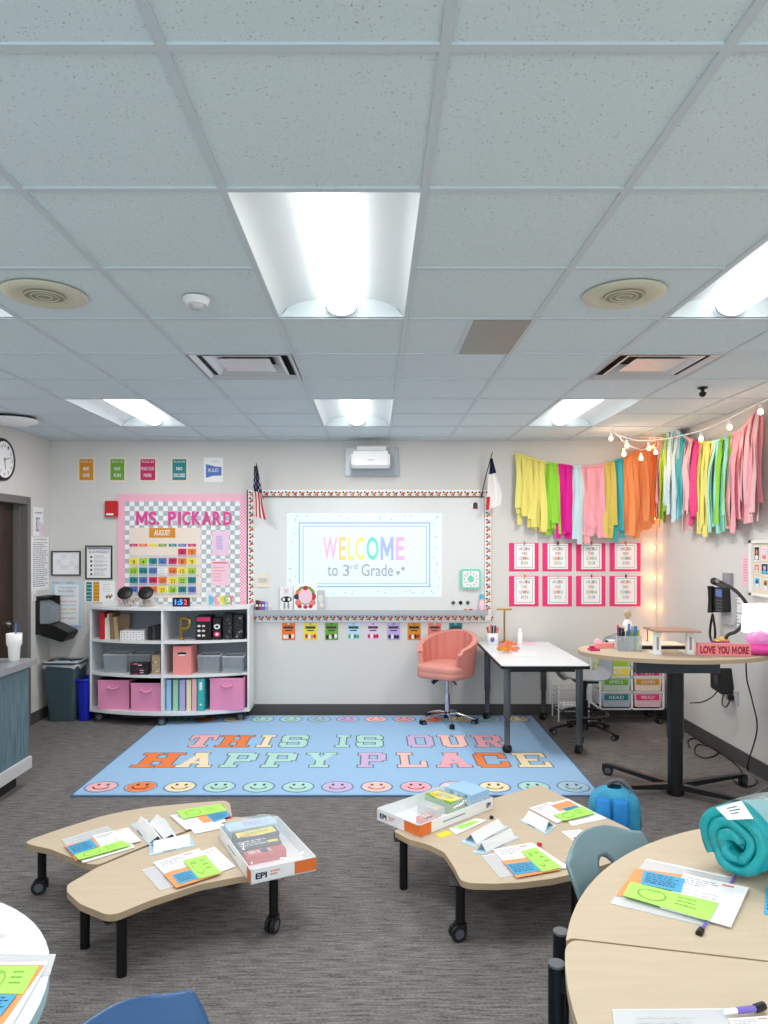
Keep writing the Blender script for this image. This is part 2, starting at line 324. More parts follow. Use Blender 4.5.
# vents: metal diffuser with nested pans
mat('vent_metal',(214,217,222),.35,.35); mat('vent_dark',(30,32,36),.7)
for k,(x,y) in enumerate(vents):
    t=empty('ceiling_vent',(x+.305,y+.306,ZC),['square metal air vent in the ceiling above the hanging bulletin board side','square metal air vent in the ceiling in front of the tassel garland'][k],'air vent','metal ceiling vents')
    c=(x+.3048,y+.3065)
    m=MB(); 
    def ring(h0,z0,h1,z1,mm):
        P=[(c[0]+sx*h0,c[1]+sy*h0,z0) for sx,sy in ((-1,-1),(1,-1),(1,1),(-1,1))]+[(c[0]+sx*h1,c[1]+sy*h1,z1) for sx,sy in ((-1,-1),(1,-1),(1,1),(-1,1))]
        m.add(P,[(i,(i+1)%4,4+(i+1)%4,4+i) for i in range(4)],mm)
    ring(.30,ZC,.285,ZC,'vent_metal'); ring(.285,ZC,.262,ZC+.02,'vent_metal'); ring(.262,ZC+.02,.20,ZC+.08,'vent_dark'); m.add([(c[0]+sx*.2,c[1]+sy*.2,ZC+.08) for sx,sy in ((-1,-1),(1,-1),(1,1),(-1,1))],[(0,1,2,3)],'vent_dark'); m.build('outer_pan',t)
    m=MB(); ring(.225,ZC+.012,.155,ZC+.06,'vent_metal'); ring(.225,ZC+.012,.21,ZC+.012,'vent_metal'); ring(.21,ZC+.012,.15,ZC+.06,'vent_metal'); m.build('middle_vane',t)
    m=MB(); ring(.15,ZC+.015,.10,ZC+.045,'vent_metal'); m.add([(c[0]+sx*.15,c[1]+sy*.15,ZC+.015) for sx,sy in ((-1,-1),(1,-1),(1,1),(-1,1))],[(0,1,2,3)],'vent_metal'); m.build('centre_plate',t)
mat('speaker_cream',(214,210,190),.5); mat('speaker_grille',(170,168,142),.5,.3)
for x,y,l in ((-1.405,3.03,'round cream ceiling speaker at the left, level with the smoke detector'),(1.067,3.03,'round cream ceiling speaker at the right, beside the cut off light')):
    t=empty('ceiling_speaker',(x,y,ZC),l,'speaker','round ceiling speakers')
    MB().lathe([(.172,0),(.168,-.008),(.12,-.014),(.10,-.006)],(x,y,ZC),'speaker_cream',32).build('rim',t)
    m=MB().lathe([(.102,-.005),(.0001,-.012)],(x,y,ZC),'speaker_grille',32)
    for r in (.03,.055,.08): m.tube([(x+r*math.cos(a*PI/12),y+r*math.sin(a*PI/12),ZC-.0125) for a in range(25)],.003,'speaker_cream',5,False)
    m.build('grille',t)
t=empty('smoke_detector',(-.77,3.08,ZC),'small white round smoke detector on the ceiling tile','smoke detector')
MB().lathe([(.058,0),(.058,-.012),(.045,-.03)],(-.77,3.08,ZC),'white',24).build('body',t); MB().lathe([(.032,-.03),(.026,-.045),(.0001,-.046)],(-.77,3.08,ZC),'lightgrey',16).build('sensor',t)
t=empty('access_point',(-3.02,5.95,ZC),'white oval dome unit on the ceiling by the left wall','ceiling unit')
MB().lathe([(.17,0),(.17,-.02)],(-3.02,5.95,ZC),'vent_dark',28).build('mount',t); MB().lathe([(.19,-.02),(.185,-.035),(.13,-.06),(.0001,-.07)],(-3.02,5.95,ZC),'white',28).build('dome',t)
t=empty('sprinkler',(2.24,4.84,ZC),'small dark fire sprinkler head under the ceiling at right','sprinkler')
MB().lathe([(.035,0),(.03,-.006),(.012,-.008),(.012,-.03)],(2.24,4.84,ZC),'black_metal',16).build('body',t); MB().lathe([(.022,-.03),(.024,-.045),(.01,-.06),(.0001,-.06)],(2.24,4.84,ZC),'black_metal',12).build('deflector',t)
mat('grey_panel',(134,134,128),.35,.4)
m=MB().box(.475,.751,3.382,3.97,ZC-.003,ZC+.004,'grey_panel'); tag(m.build('return_grille'),'grey metal panel filling half a ceiling tile','ceiling panel')
MB().box(.452,.475,3.38,3.97,ZC-.001,ZC+.006,'tbar').build('divider_bar',ceil)
# ================================================================ BACK WALL
rc=[('amber','RULE #1',('BE','SAFE'),78,95,'amber orange'),('green','RULE #2',('HAVE','FUN'),109,126,'green'),('magenta','RULE #3',('MAKE YOUR','MARK'),139,157,'magenta'),('teal','RULE #4',('NO','EXCUSES'),171,188,'teal')]
for c,t1,tt,x0,x1,nm in rc:
    m=MB(); m.slab(fB,x0,482,x1,457.5,0.001,.004,'cream'); m.rect(fB,x0+1.6,480.2,x1-1.6,459.2,.005,c)
    m.text(fB,t1,x0+3,460.6,x1-3,463,.006,'cream',.0)
    m.text(fB,tt[0],x0+(2.6 if len(tt[0])>5 else 5.5),467,x1-(2.6 if len(tt[0])>5 else 5.5),470.4,.006,'white'); m.text(fB,tt[1],x0+(3 if len(tt[1])>5 else 5),473.5,x1-(3 if len(tt[1])>5 else 5),477.2,.006,'white')
    tag(m.build('rule_poster'),f'small {nm} rule poster with a cream border high on the back wall','poster','rule posters')
m=MB(); m.slab(fB,204,482,223,457.5,.001,.004,'white'); m.poly(fB,[(206,464),(215,466.5),(221.5,467),(221.5,475.5),(213,475.8),(206,478)],.005,'blue'); m.text(fB,'RULES',208.5,468.5,218.5,472,.006,'white',0); m.text(fB,'rules',212,460,219,462.5,.005,'lightgrey',0)
tag(m.build('rule_poster'),'glossy white poster with a blue band, rightmost of the rule row','poster','rule posters')
t=empty('fire_alarm',fB(112.5,517,.0),'small red fire alarm strobe beside the bulletin board','fire alarm')
m=MB(); m.rprism([(106.5,517),(119,517),(119,501),(106.5,501)],.0,.045,1.2,'red',lambda u,v,n:fB(u,v,n)); m.build('housing',t); m=MB().slab(fB,108,515.5,115,513.5,.045,.05,'white'); m.build('label_strip',t)
def frame(name,x0,y0,x1,y1,lab,cat,fill='paper',fr_='black',w=1.1,deep=.018):
    t=empty(name,fB((x0+x1)/2,y1,0),lab,cat)
    m=MB()
    for a,b,c,d in ((x0,y1,x1,y1-w),(x0,y0+w,x1,y0),(x0,y1-w,x0+w,y0+w),(x1-w,y1-w,x1,y0+w)): m.slab(fB,a,b,c,d,0,deep,fr_)
    m.build('frame',t); return t
t=frame('framed_print',52,551,81,575.5,'black framed landscape print of pale grey sketches','framed print')
m=MB().slab(fB,53,574.5,80,552,.002,.008,'paper')
for i,(a,b) in enumerate(((57,563),(62,558),(64,568),(70,564),(72,557),(75,568),(60,568))): m.lines(fB,a,b-3,a+6,b+2,4,.009,'lightgrey',.3,i)
m.build('print',t)
t=frame('framed_print',86,545.5,112.5,579,'black framed printed classroom list with round bullets','framed print')
m=MB().slab(fB,87,578,111.5,546.5,.002,.008,'paper'); m.rect(fB,88,549.5,110.5,547,.009,'grey_line'); m.text(fB,'IN AN EMERGENCY',89.5,550.5,109.5,553.2,.009,'black')
for i in range(5): m.disc(fB,91.6,557+i*4.3,1.1,1.2,.009,'dark_line',8); m.lines(fB,94.5,555.5+i*4.3,108.5,558.8+i*4.3,3,.009,'grey_line',.35,i)
m.build('print',t)
m=MB(); m.slab(fB,52,628,81.5,582,.001,.004,'pale_blue'); m.rect(fB,55,625,79,584.5,.005,'paper')
for i in range(24):
    a=i/24; m.disc(fB,52.8+(i*7.3%28),582.8+(i%2)*43.9,.5,.5,.0055,'blue',6)
for s_,y,h,c in (('IF YOU WANT TO',586.5,2.2,'blue'),('SUCCEED...',590,2.2,'blue'),('BRING YOUR BEST!',595,2,'grey_line'),('Work hard',600,2.2,'coral'),('Take your time',604,2.2,'sky'),('Ask for help',608,2.2,'amber'),('Be proud of it',612,2.2,'green'),('Make it great',617,2.2,'red')): m.text(fB,s_,58.5,y,76,y+h,.006,c,0)
tag(m.build('motto_poster'),'white motto poster with a light blue patterned border above the bin','poster')
m=MB(); m.slab(fB,84.5,602,115,580.5,.001,.004,'paper'); m.rect(fB,86.5,601,92,582,.005,'teal'); m.rect(fB,93.5,601,99.5,582,.005,'amber')
for i in range(5): m.rect(fB,86.9,584.8+i*3.6,91.6,584.3+i*3.6,.006,'paper'); m.rect(fB,93.9,584.8+i*3.6,99.1,584.3+i*3.6,.006,'yellow')
for i in range(4): m.disc(fB,107+i*1.6,597-(i%2)*1.4,1,1.5,.006,'amber' if i%2 else 'dark_line',7)
m.lines(fB,103,584,113,593,4,.005,'lightgrey',.3,3)
tag(m.build('small_poster'),'small white poster with teal and amber columns above the bookcase left end','poster')
m=MB(); m.slab(fB,85,622,101,603,.001,.003,'offwhite'); m.lines(fB,87,605,99,620,6,.004,'lightgrey',.4); tag(m.build('notice'),'pale notice partly hidden behind the bookcase left corner','notice')
# bulletin board
t=empty('bulletin_board',fB(182,606,0),'bulletin board with grey and white checks and a pink gingham border','bulletin board')
m=MB().slab(fB,118,608,247,494,.002,.014,'pink_gingham'); m.build('border',t)
mat('check_grey',(178,188,194),.75); m=MB(); m.slab(fB,125.5,609,240,501.5,.0135,.017,'paper')
cs=4.77
for i in range(24):
    for j in range(23):
        if (i+j)%2==0: m.rect(fB,125.5+i*cs,501.5+min((j+1)*cs,107.5),125.5+(i+1)*cs,501.5+j*cs,.018,'check_grey')
m.build('checked_paper',t)
t=empty('name_lettering',fB(185,526,.02),'hot pink cut out lettering MS. PICKARD on the bulletin board','lettering')
mat('letter_pink',(226,62,150),.5)
for ch,x0,x1 in (('M',137,147),('S',148.5,155),('.',156,158),('P',166,173),('I',175,177.5),('C',179,186),('K',187.5,195.5),('A',196.5,205),('R',206.5,214),('D',216,223.5),):
    x0=137+(x0-137)*1.1; x1=137+(x1-137)*1.1
    m=MB(); m.text(fB,ch,x0,511.5 if ch!='.' else 522,x1,525,.03,'letter_pink',.025); m.text(fB,ch,x0,511.5 if ch!='.' else 522,x1,525,.021,'letter_pink',.025); m.build('letter',t)
cal=empty('pocket_calendar',fB(165,597,.02),'cream pocket chart calendar headed AUGUST on the bulletin board','calendar')
mat('chart_cream',(238,222,210),.8)
m=MB(); m.slab(fB,130,597.5,201,528,.019,.024,'chart_cream'); m.build('chart',cal)
m=MB()
for y in (557,566.3,575.8,585.3,594.6): m.slab(fB,130.5,y+.4,200.5,y-2.6,.030,.031,'clear')
m.build('pocket',cal)
m=MB(); m.slab(fB,150,537.5,176,528,.025,.028,'amber'); m.text(fB,'AUGUST',155,530,171,535.6,.029,'white'); m.build('month_card',cal)
cc=['yellow','lime','teal','blue','magenta','orange']; cx_=[134.6,144.1,153.8,163.3,173.4,183,192.6]
m=MB()
for i,c in enumerate(['magenta','orange','yellow','green','teal','blue','magenta']): m.slab(fB,cx_[i]-4,546.6,cx_[i]+4,543.8,.025,.026,c); m.text(fB,('Sun','Mon','Tue','Wed','Thu','Fri','Sat')[i],cx_[i]-2,544.4,cx_[i]+2,546,.0265,'cream',0)
m.build('weekday_strip',cal)
for n in range(1,31):
    k=n+4; r_,c_=divmod(k,7); x=cx_[c_]; y=552.6+9.4*r_; col={1:'magenta',2:'orange'}.get(n,cc[(n-3)%6])
    if n==13: col='white'
    m=MB(); m.slab(fB,x-4.1,y+3.9,x+4.1,y-3.9,.025,.028,col)
    if n!=13: m.text(fB,str(n),x-(.4 if n==1 else 1.2 if n<10 else 2.2),y-2,x+(.4 if n==1 else 1.2 if n<10 else 2.2),y+2,.0285,'black',0)
    else: m.lines(fB,x-3,y-3,x+3,y+3,4,.0285,'grey_line',.3)
    tag(m.build('date_card'),f'{ {"white":"white lined","lime":"lime green"}.get(col,col)} calendar date card '+(f'numbered {n} in the pocket chart' if n!=13 else 'among the coloured numbers in the pocket chart'),'date card','calendar date cards')
mat('pale_lilac',(236,206,232),.7); mat('lilac',(196,170,226),.7)
m=MB(); m.slab(fB,212.5,555.5,229.5,531,.019,.022,'pale_pink'); m.rect(fB,214,554,228,532.5,.023,'pale_lilac'); m.lines(fB,217,536,225,550,8,.024,'lilac',.6)
tag(m.build('pinned_card'),'pale pink card with lilac block of writing, upper right of calendar','card')
m=MB(); m.slab(fB,211.5,585.5,229.5,560.5,.019,.022,'pale_pink'); m.rect(fB,213,563.5,228,562,.023,'coral'); m.lines(fB,214,567,226,583,5,.024,'coral',.2)
tag(m.build('pinned_card'),'pale pink lined card low right of the calendar','card')
# whiteboard
bd=empty('whiteboard',fB(368,620,0),'wide whiteboard with a bright patterned border strip and tray','whiteboard')
mat('board_white',(226,227,226),.3); mat('tray_grey',(178,180,184),.35,.5); mat('frame_brown',(120,96,74),.5)
m=MB().slab(fB,253,611,484,496,0,.02,'board_white'); m.build('board_surface',bd)
m=MB(); m.slab(fB,253,497.6,484,496.2,.02,.03,'frame_brown'); m.build('top_rail',bd)
m=MB(); m.slab(fB,253,614,487,610.2,0,.085,'tray_grey'); m.slab(fB,253,610.2,487,609.4,.078,.085,'tray_grey'); m.build('tray',bd)
m=MB(); BN=.022
for r_ in ((247.5,497,491,490),(247.5,622,254,497),(484.5,620,490.5,497)): m.slab(fB,r_[0],r_[1],r_[2],r_[3],.012,BN,'paper')
m.slab(fB,253,621.5,491,614.2,.005,.015,'paper')
m.rect(fB,247.3,622,248.4,490,BN+.001,'dark_line')
def motif(cx,cy,hor,n,k):
    a=['orange','amber','red','amber'][k%4]; P=(lambda u,v:(cx+u,cy+v)) if hor else (lambda u,v:(cx+v,cy+u))
    for (u,v,ru,c) in ((.9,.3,1.5,a),(2.2,-.8,1.0,'red' if a!='red' else 'amber'),(-1.6,-1.0,1.1,'navy'),(-.7,1.4,.9,'teal'),(-2.6,1.5,.7,'yellow'),(1.2,2.0,.8,'red')):
        p=P(u,v); m.disc(fB,p[0],p[1],ru,ru*.9,n,c,7)
x=252
while x<489: motif(x,493.5,True,BN+.002,int(x)); motif(x+2,617.8,True,.017,int(x)+1); x+=7.15
y=500
while y<612: motif(251.4,y,False,BN+.002,int(y)); motif(487.5,y,False,BN+.002,int(y)+1); y+=7.15
m.build('border_strip',bd)
# projected picture: projector's light put in as a thin, faintly glowing sheet
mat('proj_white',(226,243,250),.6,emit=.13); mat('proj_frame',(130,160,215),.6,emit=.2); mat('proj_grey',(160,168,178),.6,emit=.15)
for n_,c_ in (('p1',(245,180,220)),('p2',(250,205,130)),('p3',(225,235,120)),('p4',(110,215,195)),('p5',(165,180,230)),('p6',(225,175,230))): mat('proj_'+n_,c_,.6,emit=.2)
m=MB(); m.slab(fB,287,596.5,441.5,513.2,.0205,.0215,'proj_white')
def ringr(a,b,c,d,w,mm):
    m.rect(fB,a,b,c,b-w,.0225,mm); m.rect(fB,a,d+w,c,d,.0225,mm); m.rect(fB,a,b,a+w,d,.0225,mm); m.rect(fB,c-w,b,c,d,.0225,mm)
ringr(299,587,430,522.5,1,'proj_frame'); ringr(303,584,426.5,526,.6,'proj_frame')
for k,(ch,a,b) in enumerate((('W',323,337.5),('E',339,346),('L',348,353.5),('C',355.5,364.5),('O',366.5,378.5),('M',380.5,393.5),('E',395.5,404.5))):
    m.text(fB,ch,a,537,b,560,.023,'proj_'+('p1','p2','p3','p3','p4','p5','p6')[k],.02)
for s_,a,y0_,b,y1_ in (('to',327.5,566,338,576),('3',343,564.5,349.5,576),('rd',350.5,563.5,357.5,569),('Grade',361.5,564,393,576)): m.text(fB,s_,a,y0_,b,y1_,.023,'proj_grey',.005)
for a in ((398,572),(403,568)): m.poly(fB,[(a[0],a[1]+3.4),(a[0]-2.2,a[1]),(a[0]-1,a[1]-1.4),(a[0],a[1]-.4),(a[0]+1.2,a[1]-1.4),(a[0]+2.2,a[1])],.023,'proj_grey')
rr=random.Random(3)
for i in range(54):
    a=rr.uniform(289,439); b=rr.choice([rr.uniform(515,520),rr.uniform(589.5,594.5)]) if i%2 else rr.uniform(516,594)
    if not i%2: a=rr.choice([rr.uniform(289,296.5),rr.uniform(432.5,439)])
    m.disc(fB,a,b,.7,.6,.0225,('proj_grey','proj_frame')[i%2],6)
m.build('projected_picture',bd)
# flags
mat('flag_red',(196,32,48),.8); mat('flag_white',(238,234,232),.8); mat('flag_blue',(28,38,78),.8)
t=empty('classroom_flag',fB(262,500,.05),'small hanging flag with red and white stripes at the board left corner','flag','small flags on sticks')
m=MB().tube([fB(263.5,500,.03),fB(259.5,468,.16),fB(258.8,465,.17)],.005,'black'); m.build('stick',t)
def us(u,v):
    y=467.5+v*50-(1-u)*v*0; xx=256.0+(3.0+9.5*v)*u+ .3*math.sin(v*9+u*5); return Vector(fB(xx,y+v*4*(u-.3)*1.2,.14+.012*math.sin(u*16+v*3)))
m=MB(); nu,nv=13,16
vs=[us(i/nu,j/nv) for j in range(nv+1) for i in range(nu+1)]
for j in range(nv):
    for i in range(nu):
        c='flag_blue' if j<8 and i<14 else ('flag_red' if (i//2)%2 else 'flag_white')
        if j<8 and (i*3+j*5)%7==0: c='flag_white'
        m.add([vs[j*(nu+1)+i],vs[j*(nu+1)+i+1],vs[(j+1)*(nu+1)+i+1],vs[(j+1)*(nu+1)+i]],[(0,1,2,3)],c,True)
m.build('cloth',t)
t=empty('classroom_flag',fB(482,500,.05),'small flag in navy, white and red at the board right corner','flag','small flags on sticks')
MB().tube([fB(480.5,498,.03),fB(485,473,.13),fB(489.5,454.5,.18)],.005,'black').build('stick',t)
m=MB()
def tx(u,v): # from stick to hanging point
    return Vector(fB(488.2-5.0*v**.9*(1) + u*(1.8+17*v*(1-.25*max(0,v-.75)/.25)), 460+v*51-u*v*5, .15+.014*math.sin(u*13+v*2)))
nu,nv=8,16; vs=[tx(i/nu,j/nv) for j in range(nv+1) for i in range(nu+1)]
for j in range(nv):
    for i in range(nu):
        c='flag_blue' if j<5 else ('flag_red' if j>=12 and i<2 else 'flag_white')
        m.add([vs[j*(nu+1)+i],vs[j*(nu+1)+i+1],vs[(j+1)*(nu+1)+i+1],vs[(j+1)*(nu+1)+i]],[(0,1,2,3)],c,True)
m.build('cloth',t)
# projector
t=empty('projector',fB(371,476,0),'white short throw projector on a grey wall plate above the board','projector')
mat('plate_grey',(160,165,170),.4,.5)
MB().slab(fB,345.5,476,398.5,448,0,.03,'plate_grey').build('wall_plate',t)
m=MB(); z0=fB(0,471,0).z; z1=fB(0,453.5,0).z; xa=fB(352,0,0).x; xb=fB(389.5,0,0).x
pr=[(YB-.03,z0+.02),(YB-.26,z0),(YB-.30,z0+.03),(YB-.29,z1-.01),(YB-.25,z1),(YB-.03,z1+.015)]
m.prism(pr,xa+.02,xb-.02,'white',T=lambda a,b,c:Vector((c,a,b))); m.prism([(YB-.03,z0+.02),(YB-.25,z0+.01),(YB-.28,z0+.04),(YB-.27,z1-.04),(YB-.03,z1-.03)],xa,xb,'white',T=lambda a,b,c:Vector((c,a,b))); m.build('body',t)
m=MB(); xa=fB(357.5,0,0).x; xb=fB(386,0,0).x; m.rprism([(YB-.2,z1+.0),(YB-.04,z1),(YB-.04,z1+.062),(YB-.2,z1+.055)],xa,xb,.02,'white',T=lambda a,b,c:Vector((c,a,b))); m.build('mirror_hood',t)
m=MB(); m.box(fB(368,0,0).x,fB(374,0,0).x,YB-.303,YB-.299,z0+.075,z0+.083,'lightgrey'); m.build('badge',t)
# cards below the board
def cardart(m,x0,c,art,k):
    m.rect(fB,x0+1.5,628.6,x0+11.5,626.2,.004,'dark_line' if k!=6 else 'black'); m.rect(fB,x0+3,631,x0+10,629.8,.004,'dark_line')
    r=random.Random(k); cols=art
    for i in range(4): m.disc(fB,x0+2.6+i*2.7,636.4+r.uniform(-.5,.5),1.5,2.3,.004,cols[i%len(cols)],8)
    m.disc(fB,x0+6.5,623.9,1.1,.7,.004,cols[0],8)
bc=[('orange','orange',['white','cream','black','white']),('yellow','yellow',['red','white','coral']),('green','leaf green',['black','cream','navy','white']),('pale_blue','pale blue',['green','white','teal']),('pale_lilac','pale pink',['magenta','white','red']),('lilac','lavender',['black','white','navy']),('amber','amber',['red','white','black']),('coral','salmon pink',['cream','white','black']),('teal','teal green',['lightgrey','cream'])]
for k,((c,nm,art),x0) in enumerate(zip(bc,(282,304,325,347,366.5,387,407.5,428,449))):
    m=MB(); m.slab(fB,x0,640,x0+13.2,623,.0,.003,c); cardart(m,x0,c,art,k)
    tag(m.build('wall_card'),f'small {nm} illustrated card in the row under the whiteboard','card','illustrated cards under the whiteboard')
# on the board and its tray
m=MB().rprism([(257,587),(269,587),(269,573.5),(257,573.5)],.02,.03,1,'cream',fB); m.slab(fB,259,582,267,578,.03,.034,'lightgrey'); tag(m.build('wall_switch'),'beige switch plate on the whiteboard left side','switch')
t=empty('classroom_timer',fB(470,589,.03),'square mint green timer dial stuck on the whiteboard','timer')
m=MB().rprism([(460,588.5),(480,588.5),(480,569),(460,569)],.02,.055,2.5,'mint',fB); m.build('case',t)
m=MB().rprism([(462,586.8),(478.2,586.8),(478.2,570.8),(462,570.8)],.055,.057,1.5,'white',fB); 
for i in range(12): m.disc(fB,470+6.3*math.sin(i*PI/6),578.8-6.3*math.cos(i*PI/6),.55,.55,.058,'dark_line',6)
m.build('dial',t); m=MB().disc(fB,470,578.8,3.2,3.2,.059,'mint',18); m.slab(fB,469.4,579,470.4,574.5,.059,.061,'mint'); m.build('disk',t)
for k,x in enumerate((453,460.3,467.5)):
    m=MB().lathe([(.019,0),(.019,.008),(.010,.012),(.010,.02),(.0001,.021)],(0,0,0),'grey_metal' if k!=1 else 'black',14,T=lambda a,b,c,x=x:Vector((fB(x,602,0).x+a,YB-.02-c,fB(x,602.5,0).z+b)))
    tag(m.build('magnet'),['round magnet on the whiteboard, leftmost of three','darkest round magnet on the whiteboard, middle of three','round magnet on the whiteboard, rightmost of three'][k],'magnet','round board magnets')
m=MB(); m.disc(fB,475,505.6,5,5,.022,'pale_pink',20); m.disc(fB,475,505.6,4,4,.023,'paper',20); m.poly(fB,[(472.6,509),(477.4,509),(477.4,503.5),(475,502),(472.6,503.5)],.024,'dark_line'); m.slab(fB,471,506,479,505,.0201,.0215,'paper'); tag(m.build('round_sticker'),'round pale sticker with a dark house shape under the board top corner','sticker')
def tray_box(name,x0,x1,ytop,col,lab,cat,depth=.02,n0=.03,tilt=.0,deco=None,group=None,ybot=609.6):
    m=MB(); f=lambda u,v,n: fB(u,v,n+(v-600)*0); m.slab(f,x0,ybot,x1,ytop,n0,n0+depth,col)
    if deco: deco(m,lambda u,v,n=.0: None)
    o=m.build(name); tag(o,lab,cat,group); return m,o
def book(x0,x1,yt,col,art,lab,n0,title=None):
    m=MB(); m.slab(fB,x0,609.6,x1,yt,n0,n0+.012,col); w=x1-x0; h=609.6-yt
    for (u,v,ru,rv,c) in art: m.disc(fB,x0+u*w,yt+v*h,ru*w,rv*h,n0+.0125,c,12)
    if title: m.text(fB,title,x0+w*.15,yt+h*.83,x1-w*.15,yt+h*.93,n0+.013,'red',0)
    tag(m.build('picture_book'),lab,'book','books standing on the board tray')
book(280.5,293.5,586,'white',[(.5,.2,.1,.1,'lightgrey'),(.35,.2,.05,.2,'pale_pink'),(.62,.2,.05,.2,'pale_pink'),(.5,.55,.42,.13,'black'),(.3,.55,.1,.07,'white'),(.7,.55,.1,.07,'white'),(.35,.82,.08,.15,'grey_line'),(.65,.82,.08,.15,'grey_line')],'white picture book with a black and grey figure, leftmost on the tray',.035)
book(317,325,590,'lightgrey',[(.5,.4,.3,.2,'offwhite'),(.6,.75,.25,.12,'cream')],'pale grey book partly behind the floral book',.035)
book(294.5,317.5,583,'paper',[(.5,.45,.44,.36,'green'),(.2,.35,.13,.12,'orange'),(.82,.5,.14,.14,'red'),(.12,.5,.12,.1,'navy'),(.2,.72,.15,.12,'coral'),(.8,.72,.15,.12,'coral'),(.5,.47,.3,.3,'pale_pink'),(.5,.18,.12,.08,'red'),(.25,.86,.1,.07,'red'),(.5,.88,.1,.07,'magenta'),(.72,.86,.1,.07,'red')],'white picture book with a wreath of coloured flowers on the cover',.05)
for k,(x0,x1,yt,c,l) in enumerate(((256.5,259.5,600,'dark_line','charcoal marker packet at the tray left end'),(260,262,600.5,'red','thin red box between charcoal packet and blue box'),(262.5,265.5,601,'blue','blue marker box on the board tray'),(266,268,601.5,'lavender','lavender box beside the blue marker box'),(268.5,272,608,'offwhite','small flat pale block at the end of the marker boxes'))):
    m=MB().slab(fB,x0,609.6,x1,yt,.03,.06,c); m.rect(fB,x0+.4,606,x1-.4,604,.061,'white'); tag(m.build('marker_box'),l,'marker box','boxes at the left of the tray')
m=MB().lathe([(.03,0),(.032,.01),(.032,.075),(.018,.10),(.018,.125),(.0001,.127)],fB(481,609.6,.05),'pale_pink',14); o=tag(m.build('spray_bottle'),'small pink bottle with a pale blue top at the tray right end','bottle'); 
m=MB().lathe([(.02,.11),(.022,.15),(.014,.165),(.0001,.166)],fB(481,609.6,.05),'sky',12); m.build('cap',o)
for k,x in enumerate((463,468,473)):
    m=MB().tube([fB(x,609,.06),fB(x+3.6,609,.06)],.007,('coral','red','pale_pink')[k],8); tag(m.build('marker'),('salmon marker lying on the tray below the magnets','red marker lying on the tray below the timer','pale pink marker lying on the tray near the bottle')[k],'marker','markers on the tray')
# pink mounted signs
k=0
for r_,(y0,y1) in enumerate(((543,571.3),(576,606.3))):
    for c_,(x0,x1) in enumerate(((509,538.5),(542.3,571.8),(576,605.3),(609.5,640.5))):
        t=empty('pink_sign',fB((x0+x1)/2,y1,0),f'hot pink mounted AMAZING WORK sign, {("top","bottom")[r_]} row, '+('leftmost','second from left','third from left','rightmost')[c_],'sign','pink mounted signs')
        m=MB().slab(fB,x0,y1,x1,y0,.001,.004,'hot_pink'); m.build('backing',t)
        a=x0+5.2; b=x1-4; d=y1-2.2; e=y0+.6
        m=MB(); m.slab(fB,a,d,b,e,.0045,.006,'paper')
        for q in ((a+1.8,d-1.6,b-1.8,d-1.9),(a+1.8,e+1.9,b-1.8,e+1.6),(a+1.8,d-1.6,a+2.1,e+1.6),(b-2.1,d-1.6,b-1.8,e+1.6)): m.rect(fB,*q,.0065,'dark_line')
        for i,w in enumerate(('AMAZING','WORK','COMING','SOON')):
            hw=(5.6,3.2,5.2,3.6)[i]; ym=e+5.2+i*4.8*(d-e)/26; cols=['coral','amber','lime','sky','magenta','orange','teal']; n_=len(w)
            for j,ch in enumerate(w): ua=(a+b)/2-hw+2*hw*j/n_; m.text(fB,ch,ua+.12,ym-1.6,ua+2*hw/n_-.2,ym+1.6,.007,cols[(j+i*2+c_)%7],.02)
        m.build('printed_sheet',t)
        m=MB().slab(fB,(a+b)/2-.6,e+1.2,(a+b)/2+.6,e-2.2,.006,.016,('grey_line','dark_line','red','coral','amber','lightgrey','red','navy')[k]); m.build('clip',t); k+=1
# ---------------------------------------------------------------- left wall things
xw=XL
def clockpt(a,r,n): return Vector((XL+n,6.31+r*math.sin(a),2.50+r*math.cos(a)))
t=empty('wall_clock',(XL,6.31,2.32),'round black rimmed wall clock above the doorway','clock')
m=MB().lathe([(.19,.0),(.19,.03),(.175,.045),(.16,.035)],(0,0,0),'black',36,T=lambda x,y,z:Vector((XL+z,6.31+x,2.50+y))); m.build('rim',t)
m=MB(); m.add([clockpt(2*PI*i/36,.163,.036) for i in range(36)],[tuple(range(36))],'paper')
fC=lambda u,v,n: Vector((XL+n,6.31+u,2.50-v))
for h in range(1,13): a=h*PI/6; m.text(fC,str(h),.128*math.sin(a)-.012*len(str(h)),-.128*math.cos(a)-.014,.128*math.sin(a)+.012*len(str(h)),-.128*math.cos(a)+.014,.037,'black',0)
m.build('dial',t)
m=MB(); 
for a,l,w in ((R(172),.09,.006),(R(75),.125,.004)):
    p=Vector((math.sin(a),-math.cos(a))); q=Vector((p.y,-p.x)); m.add([fC(-p.x*.02+q.x*w,-p.y*.02+q.y*w,.04),fC(-p.x*.02-q.x*w,-p.y*.02-q.y*w,.04),fC(p.x*l-q.x*w*.5,p.y*l-q.y*w*.5,.04),fC(p.x*l+q.x*w*.5,p.y*l+q.y*w*.5,.04)],[(0,1,2,3)],'black')
m.build('hand',t)
f=fWall('L',33,43,507,536); m=MB(); m.slab(f,0,1,1,0,.001,.004,'paper'); m.text(f,'BOLT',.25,.35,.6,.85,.005,'navy',.0); m.rect(f,.15,.22,.85,.18,.005,'grey_line'); m.poly(f,[(.6,.5),(1,.6),(1,.98),(.6,.98)],.0045,'pale_lilac'); tag(m.build('flyer'),'narrow white flyer with dark letters beside the door frame','flyer')
f=fWall('L',31,48.5,537,590); m=MB(); m.slab(f,0,1,1,0,.001,.003,'paper'); m.text(f,'OUR AGREEMENT',.1,.03,.9,.06,.004,'dark_line'); m.lines(f,.08,.1,.95,.95,22,.004,'grey_line',.4); tag(m.build('text_sheet'),'long white sheet of small print below the narrow flyer','notice')
